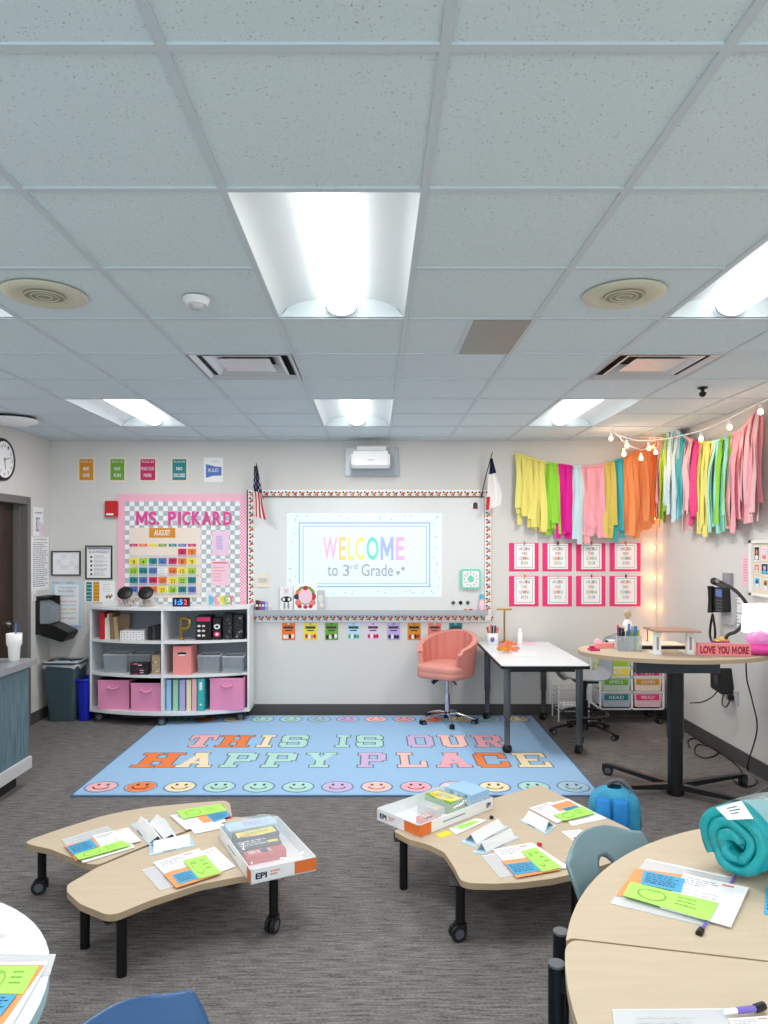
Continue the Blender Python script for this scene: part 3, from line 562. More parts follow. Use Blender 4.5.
f=fWall('L',32,35.5,591,601); m=MB(); m.slab(f,0,1,1,0,.001,.008,'white'); m.slab(f,.35,.65,.65,.35,.008,.014,'lightgrey'); tag(m.build('light_switch'),'white light switch under the sheet of small print','switch')
# towel dispenser, open
t=empty('paper_dispenser',(XL,7.0,1.0),'open black paper dispenser hanging in the left corner above the bin','dispenser')
m=MB(); m.box(XL,XL+.03,6.96,7.20,.86,1.23,'black'); m.box(XL+.03,XL+.14,7.18,7.20,.93,1.23,'black'); m.box(XL,XL+.09,6.955,7.20,1.215,1.235,'black'); m.build('back_housing',t)
m=MB(); m.rprism([(XL+.035,.965),(XL+.15,.965),(XL+.15,1.13),(XL+.035,1.2)],6.98,7.17,.02,'clear_bin',T=lambda a,b,c:Vector((a,c,b))); m.build('inner_tray',t)
m=MB(); P=[(XL+.035,.965),(XL+.165,.961),(XL+.32,.885),(XL+.325,.86),(XL+.275,.79),(XL+.255,.79),(XL+.035,.862)]; m.rprism(P,6.95,7.19,.012,'black',T=lambda a,b,c:Vector((a,c,b))); m.build('open_cover',t)
# ---------------------------------------------------------------- bins
def bin_(name,cx,cy,w,d,h,c,lab):
    t=empty(name,(cx,cy,0),lab,'bin'); m=MB(); P0=[(cx-w*.38,cy-d*.38),(cx+w*.38,cy-d*.38),(cx+w*.38,cy+d*.38),(cx-w*.38,cy+d*.38)]; P1=[(cx+(p[0]-cx)/.38*.5,cy+(p[1]-cy)/.38*.5) for p in P0]
    a=roundpoly(P0,.05,4); b=roundpoly(P1,.06,4); b2=[(cx+(p[0]-cx)*.94,cy+(p[1]-cy)*.94) for p in b]; a2=[(cx+(p[0]-cx)*.94,cy+(p[1]-cy)*.94) for p in a]; n=len(a)
    v=[(p[0],p[1],.003) for p in a]+[(p[0],p[1],h) for p in b]+[(p[0],p[1],h) for p in b2]+[(p[0],p[1],.012) for p in a2]
    f=[tuple(range(n-1,-1,-1)),tuple(range(3*n,4*n))]
    for k in range(3): f+=[(k*n+i,k*n+(i+1)%n,(k+1)*n+(i+1)%n,(k+1)*n+i) for i in range(n)]
    m.add(v,f,c); m.build('body',t)
    m=MB(); m.tube([(p[0],p[1],h-.012) for p in b+[b[0]]],.014,c,6,False); m.build('rim',t); return t,b
mat('bin_slate',(62,84,92),.5); mat('bin_blue',(20,40,190),.45)
t,b=bin_('waste_bin',-3.085,7.10,.345,.28,.585,'bin_slate','tall slate grey waste bin with a clear liner under the dispenser')
m=MB(); n=len(b); cb=(-3.085,7.10)
pt=[(p,1.045+.01*math.sin(i*2.1)) for i,p in enumerate(b)]; v=[]
for k,(s_,z) in enumerate(((.9,.46),(.93,.575),(1.03,.598),(1.05,.56),(1.045,.535))):
    v+=[(cb[0]+(p[0]-cb[0])*(s_+.008*math.sin(i*2.3+k)),cb[1]+(p[1]-cb[1])*(s_+.008*math.cos(i*1.7)),z+(.018*math.sin(i*1.9) if k>2 else 0)) for i,p in enumerate(b)]
m.add(v,[(k*n+i,k*n+(i+1)%n,(k+1)*n+(i+1)%n,(k+1)*n+i) for k in range(4) for i in range(n)],'pouch',True); m.build('liner',t)
m=MB(); m.box(-3.19,-3.06,7.02,7.15,.56,.575,'pale_blue'); tag(m.build('paper_scrap'),'pale blue paper on top of the slate bin','paper')
bin_('recycling_bin',-2.872,7.10,.135,.26,.42,'bin_blue','short bright blue recycling bin tucked beside the bookcase')
# ================================================================ BOOKCASE (bowed front, on castors)
BX0,BX1,BXM=-2.80,-1.225,-2.03; BYB=YB-.035
def bfront(x): u=(x-BX0)/(BX1-BX0)*2-1; return 6.80+.19*u*u
bc_=empty('bookcase',((BX0+BX1)/2,7.05,0),'white bow fronted bookcase on black castors below the bulletin board','bookcase')
def bpanel(z0,z1,name,a=BX0,b=BX1,inset=0):
    m=MB(); n=16; P=[(a+(b-a)*i/n,bfront(a+(b-a)*i/n)+inset) for i in range(n+1)]+[(b,BYB),(a,BYB)]; m.prism(P,z0,z1,'shelf_white'); m.build(name,bc_)
bpanel(1.11,1.137,'top'); bpanel(.103,.135,'bottom_panel'); 
for z in (.463,.79):
    bpanel(z,z+.022,'shelf',BX0+.02,BX1-.02,.012)
for x in (BX0,BXM-.011,BX1-.022):
    m=MB().box(x,x+.022,bfront(x)+.005,BYB,.125,1.11,'shelf_white'); m.build('side_panel' if x!=BXM-.011 else 'divider',bc_)
m=MB().box(BX0+.02,BX1-.02,BYB-.01,BYB,.125,1.11,'shelf_mesh'); m.build('back_panel',bc_)
m=MB(); m.box(BX0+.05,BX1-.05,7.0,BYB-.02,.07,.103,'black'); m.box(BXM-.4,BXM+.4,6.86,7.0,.07,.103,'black'); m.build('chassis',bc_)
for x,y in ((BX0+.09,7.03),(BXM,6.82),(BX1-.09,7.03),(BX0+.09,7.2),(BX1-.09,7.2)): caster(bc_,x,y,.042,.4)
def ppx(px,d): return (px-CX)*d/F
def pz(py,d): return HC+(CY-py)*d/F
def on_shelf(name,px0,px1,pyt,zb,d,dep,m_,lab,cat,group=None,lean=0,deco=None,bev=0):
    x0,x1=ppx(px0,d),ppx(px1,d); zt=pz(pyt,d); m=MB(); T=lambda x,y,z:Vector((x+lean*(z-zb),y,z))
    m.box(x0,x1,d,d+dep,zb,zt,m_,T)
    if deco: deco(m,lambda u,v,n:T(x0+(x1-x0)*u,d-n,zt+(zb-zt)*v))
    return tag(m.build(name),lab,cat,group)
z1,z2,z3=.814,.487,.136
zz=z1+.001
on_shelf('binder',100,104.5,613,zz,6.98,.24,'red','red binder standing at the left end of the top shelf','binder')
on_shelf('book',105,107.3,618,zz,6.99,.2,'white','thin white book next to the red binder','book','books on the top shelf')
on_shelf('book',107.6,110,614,zz,6.99,.2,'cream','cream book leaning left of the brown books','book','books on the top shelf',-.02)
mat('brown',(140,115,90),.7); mat('tan',(196,172,136),.7)
on_shelf('book',110.8,114,613,zz,6.98,.2,'brown','brown book leaning on the top shelf','book','books on the top shelf',-.08)
on_shelf('book',114.5,119,617,zz,7.0,.2,'tan','tan book behind the dotted box','book','books on the top shelf',-.12)
on_shelf('book',119.5,129,614,zz,7.08,.02,'brown','wide brown book facing out behind the dotted box','book','books on the top shelf',.03)
def dots(m,f):
    m.rect(f,0,1,1,0,.001,'white')
    for i in range(8):
        for j in range(4): m.disc(f,.07+i*.122,.14+j*.24,.028,.06,.002,('dark_line','lavender')[(i+j)%2],6)
on_shelf('patterned_box',120,144,631,zz,6.88,.2,'white','white box with small dots on the top shelf left side','box',deco=dots)
for k,(a,b,y) in enumerate(((148,151.5,627),(152,155.5,626),(156,159.5,625),(160,163,624))):
    on_shelf('dark_holder',a,b,y,zz,6.92+.01*k,.1,('vent_dark','dark_line','vent_dark','black')[k],f'dark upright holder on the top shelf, {("leftmost","second","third","rightmost")[k]} by the divider','holder','dark holders by the divider')
# gold letter P
m=MB(); c=D(184,639,6.9); X0=ppx(178.5,6.9); 
fP=lambda u,v,n: Vector((X0+u*.115,6.93-n,zz+.012+(1-v)*.22))
path=[(.14,1),(.14,.1),(.6,.1),(.88,.22),(.88,.42),(.6,.55),(.2,.55)]; m.tube([fP(u,v,0) for u,v in path],.02,'brass',10); m.tube([fP(.14,1,0),fP(.36,1,0)],.018,'brass',8)
tag(m.build('balloon_letter'),'gold letter P standing on the bookcase top shelf','letter')
def pat(cols,seed):
    def d(m,f):
        r=random.Random(seed)
        for i in range(16): m.disc(f,r.uniform(.14,.86),r.uniform(.06,.94),.13,.035,.001+.0002*i,r.choice(cols),8)
    return d
def decoA(m,f):
    m.rect(f,.05,.22,.95,.05,.001,'hot_pink')
    for i in range(9): m.disc(f,.2+(i%3)*.3,.42+(i//3)*.2,.12,.05,.0015,('white','black','pale_pink')[(i*2)%3],8)
def decoB(m,f):
    m.disc(f,.5,.75,.4,.12,.001,'hot_pink',16); m.disc(f,.5,.75,.2,.06,.002,'white'); m.disc(f,.5,.4,.4,.12,.001,'white',16); m.disc(f,.5,.4,.2,.06,.002,'black')
on_shelf('patterned_box',196,211,616,zz,6.92,.18,'black','black box with pink lid band and white shapes on the top shelf','box',deco=decoA)
on_shelf('patterned_box',213,221,618,zz,6.94,.14,'black','narrow black box with white and pink rings','box',deco=decoB)
on_shelf('patterned_box',223,232,614,zz,6.96,.14,'vent_dark','charcoal patterned box right of the ringed box','box',deco=pat(['dark_line','grey_metal','black'],2))
on_shelf('patterned_box',233.5,243,615,zz,6.98,.14,'black','black patterned box at the right end of the top shelf','box',deco=pat(['dark_line','brown','grey_line'],5))
def clearbin(px0,px1,pyt,zb,d,dep,lab):
    x0,x1=ppx(px0,d),ppx(px1,d); zt=pz(pyt,d); cx=(x0+x1)/2; t=empty('clear_bin',(cx,d+dep/2,zb),lab,'bin','clear plastic bins on the middle shelf'); m=MB(); w=(x1-x0)/2
    P=[(cx-w*.9,d+.01),(cx+w*.9,d+.01),(cx+w*.9,d+dep-.01),(cx-w*.9,d+dep-.01)]; Q=[(cx-w,d),(cx+w,d),(cx+w,d+dep),(cx-w,d+dep)]
    v=[(p[0],p[1],zb) for p in P]+[(p[0],p[1],zt) for p in Q]; m.add(v,[(3,2,1,0)]+[(i,(i+1)%4,4+(i+1)%4,4+i) for i in range(4)],'clear_bin'); m.build('body',t)
    m=MB().tube([(q[0],q[1],zt) for q in Q+[Q[0]]],.006,'lightgrey',6,False); m.build('rim',t)
zz=z2
clearbin(103,127,655,zz,6.95,.25,'long clear bin at the left end of the middle shelf')
clearbin(128,150,655,zz,7.0,.2,'clear bin behind the patterned pouch')
clearbin(197,219.5,656,zz,6.92,.24,'clear bin right of the coral file box')
clearbin(222,243,657,zz,6.94,.24,'clear bin at the right end of the middle shelf')
on_shelf('patterned_pouch',130,148,663,zz,6.86,.07,'vent_dark','small dark pouch with red and white shapes on the middle shelf','pouch',deco=pat(['white','magenta','pale_pink','black'],8))
on_shelf('tan_box',152,160,655,zz,6.9,.1,'tan','narrow tan box by the divider on the middle shelf','box',deco=pat(['cream','brown','tan'],9))
mat('coral_pink',(244,150,146),.6)
x0,x1=ppx(173,6.86),ppx(191,6.86); t=empty('magazine_file',((x0+x1)/2,6.97,zz),'coral pink file box with a dark finger slot','file box')
MB().box(x0,x1,6.86,7.1,zz,pz(646.5,6.86),'coral_pink').build('body',t); m=MB(); f=lambda u,v,n:Vector((x0+(x1-x0)*u,6.86-n,pz(646.5,6.86)*(1-v)+zz*v)); m.disc(f,.5,.25,.26,.05,.001,'black',12); m.rect(f,.32,.33,.68,.28,.002,'white'); m.build('finger_slot',t)
zz=z3
for k,(a,b,y,d,l) in enumerate(((98,129,680,6.93,'leftmost pink fabric cube on the bookcase bottom shelf'),(131,161.5,683,6.86,'pink fabric cube left of the bookcase divider'),(210,243,678,6.9,'pink fabric cube at the bottom shelf right end'))):
    x0,x1=ppx(a,d),ppx(b,d); zt=pz(y,d); t=empty('fabric_cube',((x0+x1)/2,d+.14,zz),l,'storage cube','pink fabric cubes')
    m=MB(); m.box(x0,x1,d,d+.27,zz,zt,'pink_fabric'); m.box(x0-.003,x1+.003,d-.003,d+.27,zt-.02,zt,'pink_fabric'); m.build('body',t)
    xm=(x0+x1)/2; m=MB().tube([(xm-.05,d,zt-.06),(xm-.045,d-.02,zt-.075),(xm,d-.028,zt-.085),(xm+.045,d-.02,zt-.075),(xm+.05,d,zt-.06)],.011,'pink_fabric',6); m.build('handle',t)
mat('pastel_blue',(160,200,236),.6); mat('pastel_green',(165,212,180),.6); mat('pastel_lav',(180,176,224),.6); mat('pastel_cream',(244,232,190),.6); mat('pastel_pink',(240,182,190),.6); mat('turquoise',(60,180,180),.6)
for k,(a,b,y,c,l) in enumerate(((166.5,171,680,'pastel_blue','pastel blue binder, leftmost of the bottom shelf row'),(173,178,680,'pastel_green','pastel green binder on the bottom shelf'),(179.5,185,680,'pastel_lav','lavender binder on the bottom shelf'),(186.5,191,680,'pastel_cream','cream binder on the bottom shelf'),(192,196.5,679,'pastel_pink','pastel pink binder on the bottom shelf'),(197.5,204,679,'turquoise','turquoise binder with white label on the bottom shelf'))):
    def d_(m,f,k=k):
        if k==5: m.rect(f,.3,.35,.7,.1,.001,'white'); m.disc(f,.5,.8,.2,.03,.001,'white')
    on_shelf('binder',a,b,y,zz,6.86,.26,c,l,'binder','pastel binders on the bottom shelf',deco=d_)
# on top of the bookcase
zt=1.138
for k,px in enumerate((127,147.5)):
    c=D(px,607,6.98); c.z=zt; t=empty('snack_jar',c,('left','right')[k]+' clear slanted jar with a black round lid on the bookcase','jar','slanted clear jars')
    m=MB(); P=[(c.x-.072,-.07),(c.x+.072,-.07)]
    m.rprism([(c.x-.07,c.y-.07),(c.x+.07,c.y-.07),(c.x+.07,c.y+.08),(c.x-.07,c.y+.08)],zt,zt+.075,.03,'clear'); m.rprism([(c.x-.06,c.y-.04),(c.x+.06,c.y-.04),(c.x+.06,c.y+.08),(c.x-.06,c.y+.08)],zt+.075,zt+.14,.03,'clear'); m.build('glass',t)
    m=MB(); rr=random.Random(k)
    for i in range(45): m.ball((c.x+rr.uniform(-.055,.055),c.y+rr.uniform(-.058,.06),zt+rr.uniform(.01,.06)),.011,('tan','brown','amber','cream')[i%4],6)
    tag(m.build('snacks',t),kind='stuff')
    M=Matrix.Translation((c.x,c.y-.055,zt+.135))@Matrix.Rotation(R(50),4,'X'); T=lambda x,y,z,M=M:M@Vector((x,y,z))
    m=MB().lathe([(.072,-.01),(.076,.0),(.07,.012),(.03,.008),(.014,.012),(.014,.028),(.0001,.03)],(0,0,0),'black',24,T=T); m.build('lid',t)
m=MB(); mat('led_blue',(70,140,255),.4,emit=1.5); mat('led_red',(255,60,80),.4,emit=1.2); x0,x1=ppx(172.5,6.95),ppx(189,6.95); m.box(x0,x1,6.95,7.0,zt,zt+.085,'black'); f=lambda u,v,n:Vector((x0+(x1-x0)*u,6.95-n,zt+.085*(1-v)))
m.text(f,'1:5',.15,.2,.62,.8,.001,'led_blue',.02); m.text(f,'2',.68,.2,.88,.8,.001,'led_red',.02); tag(m.build('digital_clock'),'small black digital clock with glowing digits on the bookcase','clock')
for k,(ch,a,b,c) in enumerate((('B',209,214,'sky'),('E',215,219,'hot_pink'),('R',220,224.5,'yellow'),('L',225.5,229,'lime'),('T',229.5,234,'coral'))):
    pass
t=empty('letter_sign',D(219,607,7.05),'clear stand with bright multicoloured letters on the bookcase right side','sign')
f=lambda u,v,n:Vector((ppx(u,7.0),7.0-n,zt+(607.5-v)*7/F)); m=MB(); m.slab(f,205,607.4,234,606,-.03,.03,'clear'); m.slab(f,206,606,213,592,-.01,0,'pouch'); m.build('stand',t)
for ch,a,b,c in (('B',209,213.4,'sky'),('E',214.6,218.4,'pink'),('N',219.4,223.6,'yellow'),('E',224.6,228.4,'lime'),('T',229.2,233.4,'coral')):
    m=MB(); m.text(f,ch,a,597,b,606,.012,c,.05); m.text(f,ch,a,597,b,606,-.0,c,.05); m.build('letter',t)
m=MB(); m.box(ppx(101,7.0),ppx(116,7.0),7.05,7.07,zt,zt+.04,'offwhite'); tag(m.build('paper_strip'),'low white strip sign at the bookcase left end','sign')
# ================================================================ COUNTER (left)
cb_=empty('base_cabinet',(-2.92,3.9,0),'teal grey wood grained base cabinet along the left wall','cabinet')
MB().box(XL+.005,-2.52,2.6,5.18,.20,.86,'teal_laminate').build('body',cb_)
MB().box(XL+.005,-2.50,2.6,5.19,.115,.20,'lightgrey').build('bottom_panel',cb_)
MB().box(XL+.005,-2.58,2.6,5.12,0,.115,'vent_dark').build('toe_kick',cb_)
m=MB(); m.box(XL+.005,-2.48,2.58,5.24,.862,.905,'counter_stone'); tag(m.build('worktop'),'speckled grey worktop on the left cabinet','worktop')
c=W(2,660,.905); t=empty('sink',(-2.72,4.6,.906),'round steel sink rim set in the worktop','sink')
m=MB(); m.tube([(-2.74+.17*math.cos(a*PI/12),4.72+.17*math.sin(a*PI/12),.912) for a in range(25)],.009,'chrome',6,False); m.build('rim',t)
MB().lathe([(.165,.004),(.12,.0035),(.0001,.003)],(-2.74,4.72,.903),'grey_metal',24).build('basin',t)
c=W(16,655,.905); t=empty('tumbler',(-2.60,5.13,.906),'white plastic tumbler with a blue straw on the worktop','cup')
c=Vector((-2.60,5.13,.906))
m=MB().lathe([(.032,0),(.036,.004),(.042,.10),(.052,.12),(.054,.195),(.05,.195),(.038,.1),(.03,.01)],c,'white',24); m.build('cup',t)
MB().tube([c+Vector((.01,0,.02)),c+Vector((.012,.0,.27))],.006,'blue',8).build('straw',t)
# ================================================================ RUG
mat('rug_blue',(158,196,232),.95,bump=.35,bscale=400,var=.06,vscale=120); mat('rug_edge',(84,112,150),.9); mat('rug_line',(104,112,124),.9)
rc_={'rp':(245,180,185),'ro':(242,130,72),'rc':(246,226,186),'rm':(178,222,214),'rl':(206,180,220),'rs':(250,196,190),'rk':(244,172,186),'rb':(170,200,216)}
for k,v in rc_.items(): mat('rug_'+k,v,.95)
RX0,RX1,RY0,RY1=-2.10,1.58,4.90,7.21
rug=empty('rug',((RX0+RX1)/2,(RY0+RY1)/2,0),'large light blue classroom rug lettered THIS IS OUR HAPPY PLACE','rug')
m=MB(); m.rprism([(RX0,RY0),(RX1,RY0),(RX1+.03,RY1),(RX0,RY1)],.001,.010,.02,'rug_edge'); m.rprism([(RX0+.015,RY0+.015),(RX1-.015,RY0+.015),(RX1+.015,RY1-.015),(RX0+.015,RY1-.015)],.010,.012,.02,'rug_blue')
LET={'I':[(.32,0,.68,1),(.1,0,.9,.16),(.1,.84,.9,1)],'T':[(.34,0,.66,1),(0,.8,1,1),(0,.58,.14,.82),(.86,.58,1,.82),(.18,0,.82,.15)],
'H':[(.12,0,.38,1),(.62,0,.88,1),(.38,.41,.62,.6),(0,0,.46,.15),(.54,0,1,.15),(0,.85,.46,1),(.54,.85,1,1)],
'S':[(.08,.81,.92,1),(0,.52,.27,.92),(.06,.4,.94,.6),(.73,.08,1,.5),(.08,0,.92,.19),(.76,.64,1,.9),(0,.1,.24,.36)],
'O':[(0,.12,.28,.88),(.72,.12,1,.88),(.12,.81,.88,1),(.12,0,.88,.19)],
'U':[(.1,.12,.36,1),(.64,.12,.9,1),(.2,0,.8,.2),(0,.85,.44,1),(.56,.85,1,1)],
'P':[(.1,0,.36,1),(.0,.83,.84,1),(.36,.38,.84,.55),(.7,.46,.97,.92),(0,0,.5,.15)],
'L':[(.12,0,.38,1),(0,0,1,.17),(.82,0,1,.4),(0,.85,.54,1)],
'C':[(0,.12,.27,.88),(.1,.81,.92,1),(.1,0,.92,.19),(.78,.6,1,.95),(.78,.06,1,.38)],
'E':[(.1,0,.36,1),(0,.84,1,1),(0,0,1,.16),(.36,.42,.7,.58),(.84,.66,1,.9),(.84,.1,1,.36)],
'A':[[(.04,0),(.3,0),(.62,1),(.38,1)],[(.7,0),(.96,0),(.62,1),(.38,1)],(.28,.24,.72,.4),(0,0,.4,.14),(.6,0,1,.14),(.28,.86,.7,1)],
'Y':[[(.02,1),(.3,1),(.63,.42),(.37,.42)],[(.7,1),(.98,1),(.63,.42),(.37,.42)],(.37,0,.63,.46),(0,.87,.42,1),(.58,.87,1,1),(.2,0,.8,.14)]}
LET['R']=[(.1,0,.36,1),(.0,.83,.84,1),(.36,.42,.84,.58),(.7,.5,.97,.92),(0,0,.46,.15),[(.46,.45),(.74,.45),(.92,.05),(.64,.05)],(.6,0,1,.15)]
def rug_letter(ch,x0,x1,y0,y1,c):
    w=x1-x0; h=y1-y0; e=.011
    for qi,q in enumerate(LET[ch]):
        P=[(q[0],q[1]),(q[2],q[1]),(q[2],q[3]),(q[0],q[3])] if isinstance(q,tuple) else q
        Q=[(x0+a*w,y0+b*h) for a,b in P]; gx_=sum(a for a,b in Q)/4; gy_=sum(b for a,b in Q)/4
        O=[(a+(e if a>gx_ else -e),b+(e if b>gy_ else -e)) for a,b in Q]
        m.add([(a,b,.0124+qi*3e-5) for a,b in O],[(0,1,2,3)],'rug_line'); m.add([(a,b,.0130+qi*3e-5) for a,b in Q],[(0,1,2,3)],'rug_'+c)
def rx(px,py): return (px-CX)*HC/(py-CY)
for ch,a,b,c in (('T',187.6,217,'rp'),('H',218,253,'ro'),('I',256.5,277,'rc'),('S',280,309,'rm'),('I',333.5,352.5,'rm'),('S',355.5,384,'rm'),('O',406.5,434,'rl'),('U',437.5,469.5,'rs'),('R',472,504,'rk')):
    rug_letter(ch,rx(a,742)+.012,rx(b,742)-.012,6.07,6.45,c)
for ch,a,b,c in (('H',137,182,'ro'),('A',180,217,'rc'),('P',223,258,'rm'),('P',263,298,'rm'),('Y',304,337,'rm'),('P',357,388,'rl'),('L',396,427,'rs'),('A',434,470.5,'rk'),('C',474,508,'ro'),('E',513.5,548.5,'rc')):
    rug_letter(ch,rx(a,761)+.012,rx(b,761)-.012,5.52,5.90,c)
fr_=lambda u,v,n: Vector((u,v,.012+n))
def smiley(x,y,c,r=.105):
    m.k=0
    m.disc(fr_,x,y,r+.012,r*1.02+.012,.0006,'rug_line',26); m.disc(fr_,x,y,r+.004,r+.004,.0010,'rug_blue',26); m.disc(fr_,x,y,r-.004,r-.004,.0014,'rug_'+c,26)
    for s_ in (-1,1): m.disc(fr_,x+s_*.033,y+.04,.011,.021,.0018,'black',10)
    k=10; P=[(x+.062*math.cos(PI+PI*i/k),y-.004+.055*math.sin(PI+PI*i/k)) for i in range(k+1)]
    for i in range(k): 
        a,b=P[i],P[i+1]; m.add([fr_(a[0],a[1],.0021),fr_(b[0],b[1],.0021),fr_(x+(b[0]-x)*.8,y-.004+(b[1]-y+.004)*.8,.0021),fr_(x+(a[0]-x)*.8,y-.004+(a[1]-y+.004)*.8,.0021)],[(0,1,2,3)],'black')
for i,c in enumerate(('rp','ro','rc','rm','rm','rm','rl','rs','rk','rs','rc','rm','rb')): smiley(-1.948+.281*i,5.075,c)
for i,c in enumerate(('rm','ro','rc','rm','rm','rb','rl','rs','rk','ro','rc','rm','rc')): smiley(-1.948+.281*i,7.04,c)
o=m.build('woven_face',rug)
# ================================================================ SHELL CHAIRS
def shell_fn(w,sh,bh,depth=.42,recl=.09):
    prof=[(-depth*.52,sh-.025),(-depth*.46,sh+.0),(-depth*.2,sh-.012),(depth*.12,sh-.015),(depth*.33,sh+.0),(depth*.43,sh+.05),(depth*.47,sh+.13),(depth*.50,sh+(bh-sh)*.55),(depth*.50+recl*.7,sh+(bh-sh)*.85),(depth*.50+recl,bh)]
    def fn(u,v):
        t=v*(len(prof)-1); i=min(int(t),len(prof)-2); k=t-i; y=prof[i][0]*(1-k)+prof[i+1][0]*k; z=prof[i][1]*(1-k)+prof[i+1][1]*k
        a=(u-.5)*2; ww=w/2
        if v<.1: ww*=.90+v
        if v>.8: q=(v-.8)/.2; ww*=math.sqrt(max(0.0,1-.42*q**2.4)); 
        x=a*ww
        y+= (-.045 if v>.5 else 0)*a*a*min(1,(v-.5)*3) ; z+=.02*a*a*(1-min(1,v*1.6)); z-= (.05*abs(a)**3 if v>.9 else 0)*(v-.9)*10
        return Vector((x,y,z))
    return fn
def shell_chair(loc,rz,color,lab,w=.44,sh=.44,bh=.80,hole=True,legs='four',group=None):
    t=empty('classroom_chair',(0,0,0),lab,'chair',group)
    m=MB(); sk=(.5,.80,.10,.05) if hole else None
    m.grid(shell_fn(w,sh,bh),36,72,color,True,None,sk); o=m.build('shell',t); md=o.modifiers.new('s','SOLIDIFY'); md.thickness=.012; md.offset=0
    if legs=='four':
        for sx in (-1,1):
            for sy in (-1,1):
                m=MB().tube([(sx*.10,sy*.10,sh-.03),(sx*.17,sy*.15,sh-.05),(sx*.21,sy*.20,.02)],.012,'chrome'); m.tube([(sx*.21,sy*.20,.03),(sx*.211,sy*.201,.0)],.015,'rubber'); m.build('leg',t)
    t.location=loc; t.rotation_euler.z=rz; return t
mat('shell_grey',(118,146,154),.38,coat=.2); mat('shell_sky',(150,205,228),.4); mat('shell_navy',(48,88,134),.38,coat=.2); mat('shell_charcoal',(58,58,62),.45); mat('shell_stool',(150,158,164),.4)
def face(dx,dy): return math.atan2(dx,-dy)     # chair front is local -y
# front-right grey chair tucked at the round table
shell_chair((.93,2.23,0),face(.61,-.79),'shell_grey','blue grey shell chair with an oval grip hole, tucked at the near round table',bh=.755)
shell_chair((.40,1.28,0),face(1,.1),'shell_sky','light blue shell chair just showing at the bottom beside the near table',bh=.74,hole=False)
shell_chair((-.33,1.33,0),face(.86,-.5),'shell_navy','navy blue shell chair with only its back top showing at the bottom edge',bh=.755,hole=False,w=.46)
shell_chair((1.655,2.52,0),face(0,-1),'shell_charcoal','dark charcoal shell chair barely showing at the right edge',bh=.80,hole=False)
# ================================================================ FLOOR-HEIGHT TABLES
def low_table(lab,poly,legs,r=.03):
    c=(sum(p[0] for p in poly)/len(poly),sum(p[1] for p in poly)/len(poly)); t=empty('low_table',(c[0],c[1],0),lab,'table','low maple activity tables'); zt=.29
    P=roundpoly(poly,r,4); m=MB(); m.prism(P,zt-.028,zt,'maple',me='maple_edge'); m.build('tabletop',t)
    for (x,y,cas) in legs:
        m=MB(); m.tube([(x,y,.082 if cas else .0),(x,y,zt-.03)],.021,'black_metal',14); m.box(x-.05,x+.05,y-.05,y+.05,zt-.034,zt-.028,'black_metal'); o=m.build('leg',t)
        if cas: 
            q=caster(o,x,y,.036,cas); 
    return t
TA=[(-1.70,3.46),(-1.69,3.50),(-1.603,3.625),(-1.464,3.79),(-1.35,3.875),(-1.24,3.93),(-1.03,3.99),(-.85,4.03),(-.81,3.99),(-.757,3.79),(-.90,3.665),(-1.09,3.445),(-1.17,3.335),(-1.248,3.222),(-1.30,3.227),(-1.413,3.30),(-1.545,3.387),(-1.653,3.43)]
TB=[(-1.31,3.03),(-1.245,3.195),(-1.163,3.31),(-1.082,3.42),(-.89,3.645),(-.745,3.79),(-.62,3.76),(-.40,3.28),(-.40,3.14),(-.587,3.105),(-.744,3.035),(-.915,2.895),(-1.01,2.79),(-1.05,2.785),(-1.19,2.87),(-1.285,2.97)]
low_table('maple low table at left with its tip pointing at the rug corner, behind the other',TA,[(-1.66,3.55,.25),(-1.24,3.30,2.2),(-.86,3.93,1.4),(-1.15,3.86,0)],.02)
low_table('maple low table at left front, holding the clear lidded box at its right end',TB,[(-1.25,3.07,0),(-1.02,2.87,0),(-.452,3.20,1.2),(-.70,3.66,.4)],.02)
TC=[(1.003,4.29),(.55,3.97),(.14,3.64),(.10,3.60),(.17,3.50),(.26,3.44),(.33,3.355),(.36,3.20),(.375,3.07),(.41,3.045),(.52,3.04),(.628,3.05),(.77,3.085),(.902,3.14),(1.1,3.25),(1.34,3.50),(1.30,3.64)]
low_table('maple low table right of centre with papers and tent cards on it',TC,[(.15,3.60,0),(.38,3.13,.3),(.91,3.20,0),(1.0,4.16,.5)],.02)
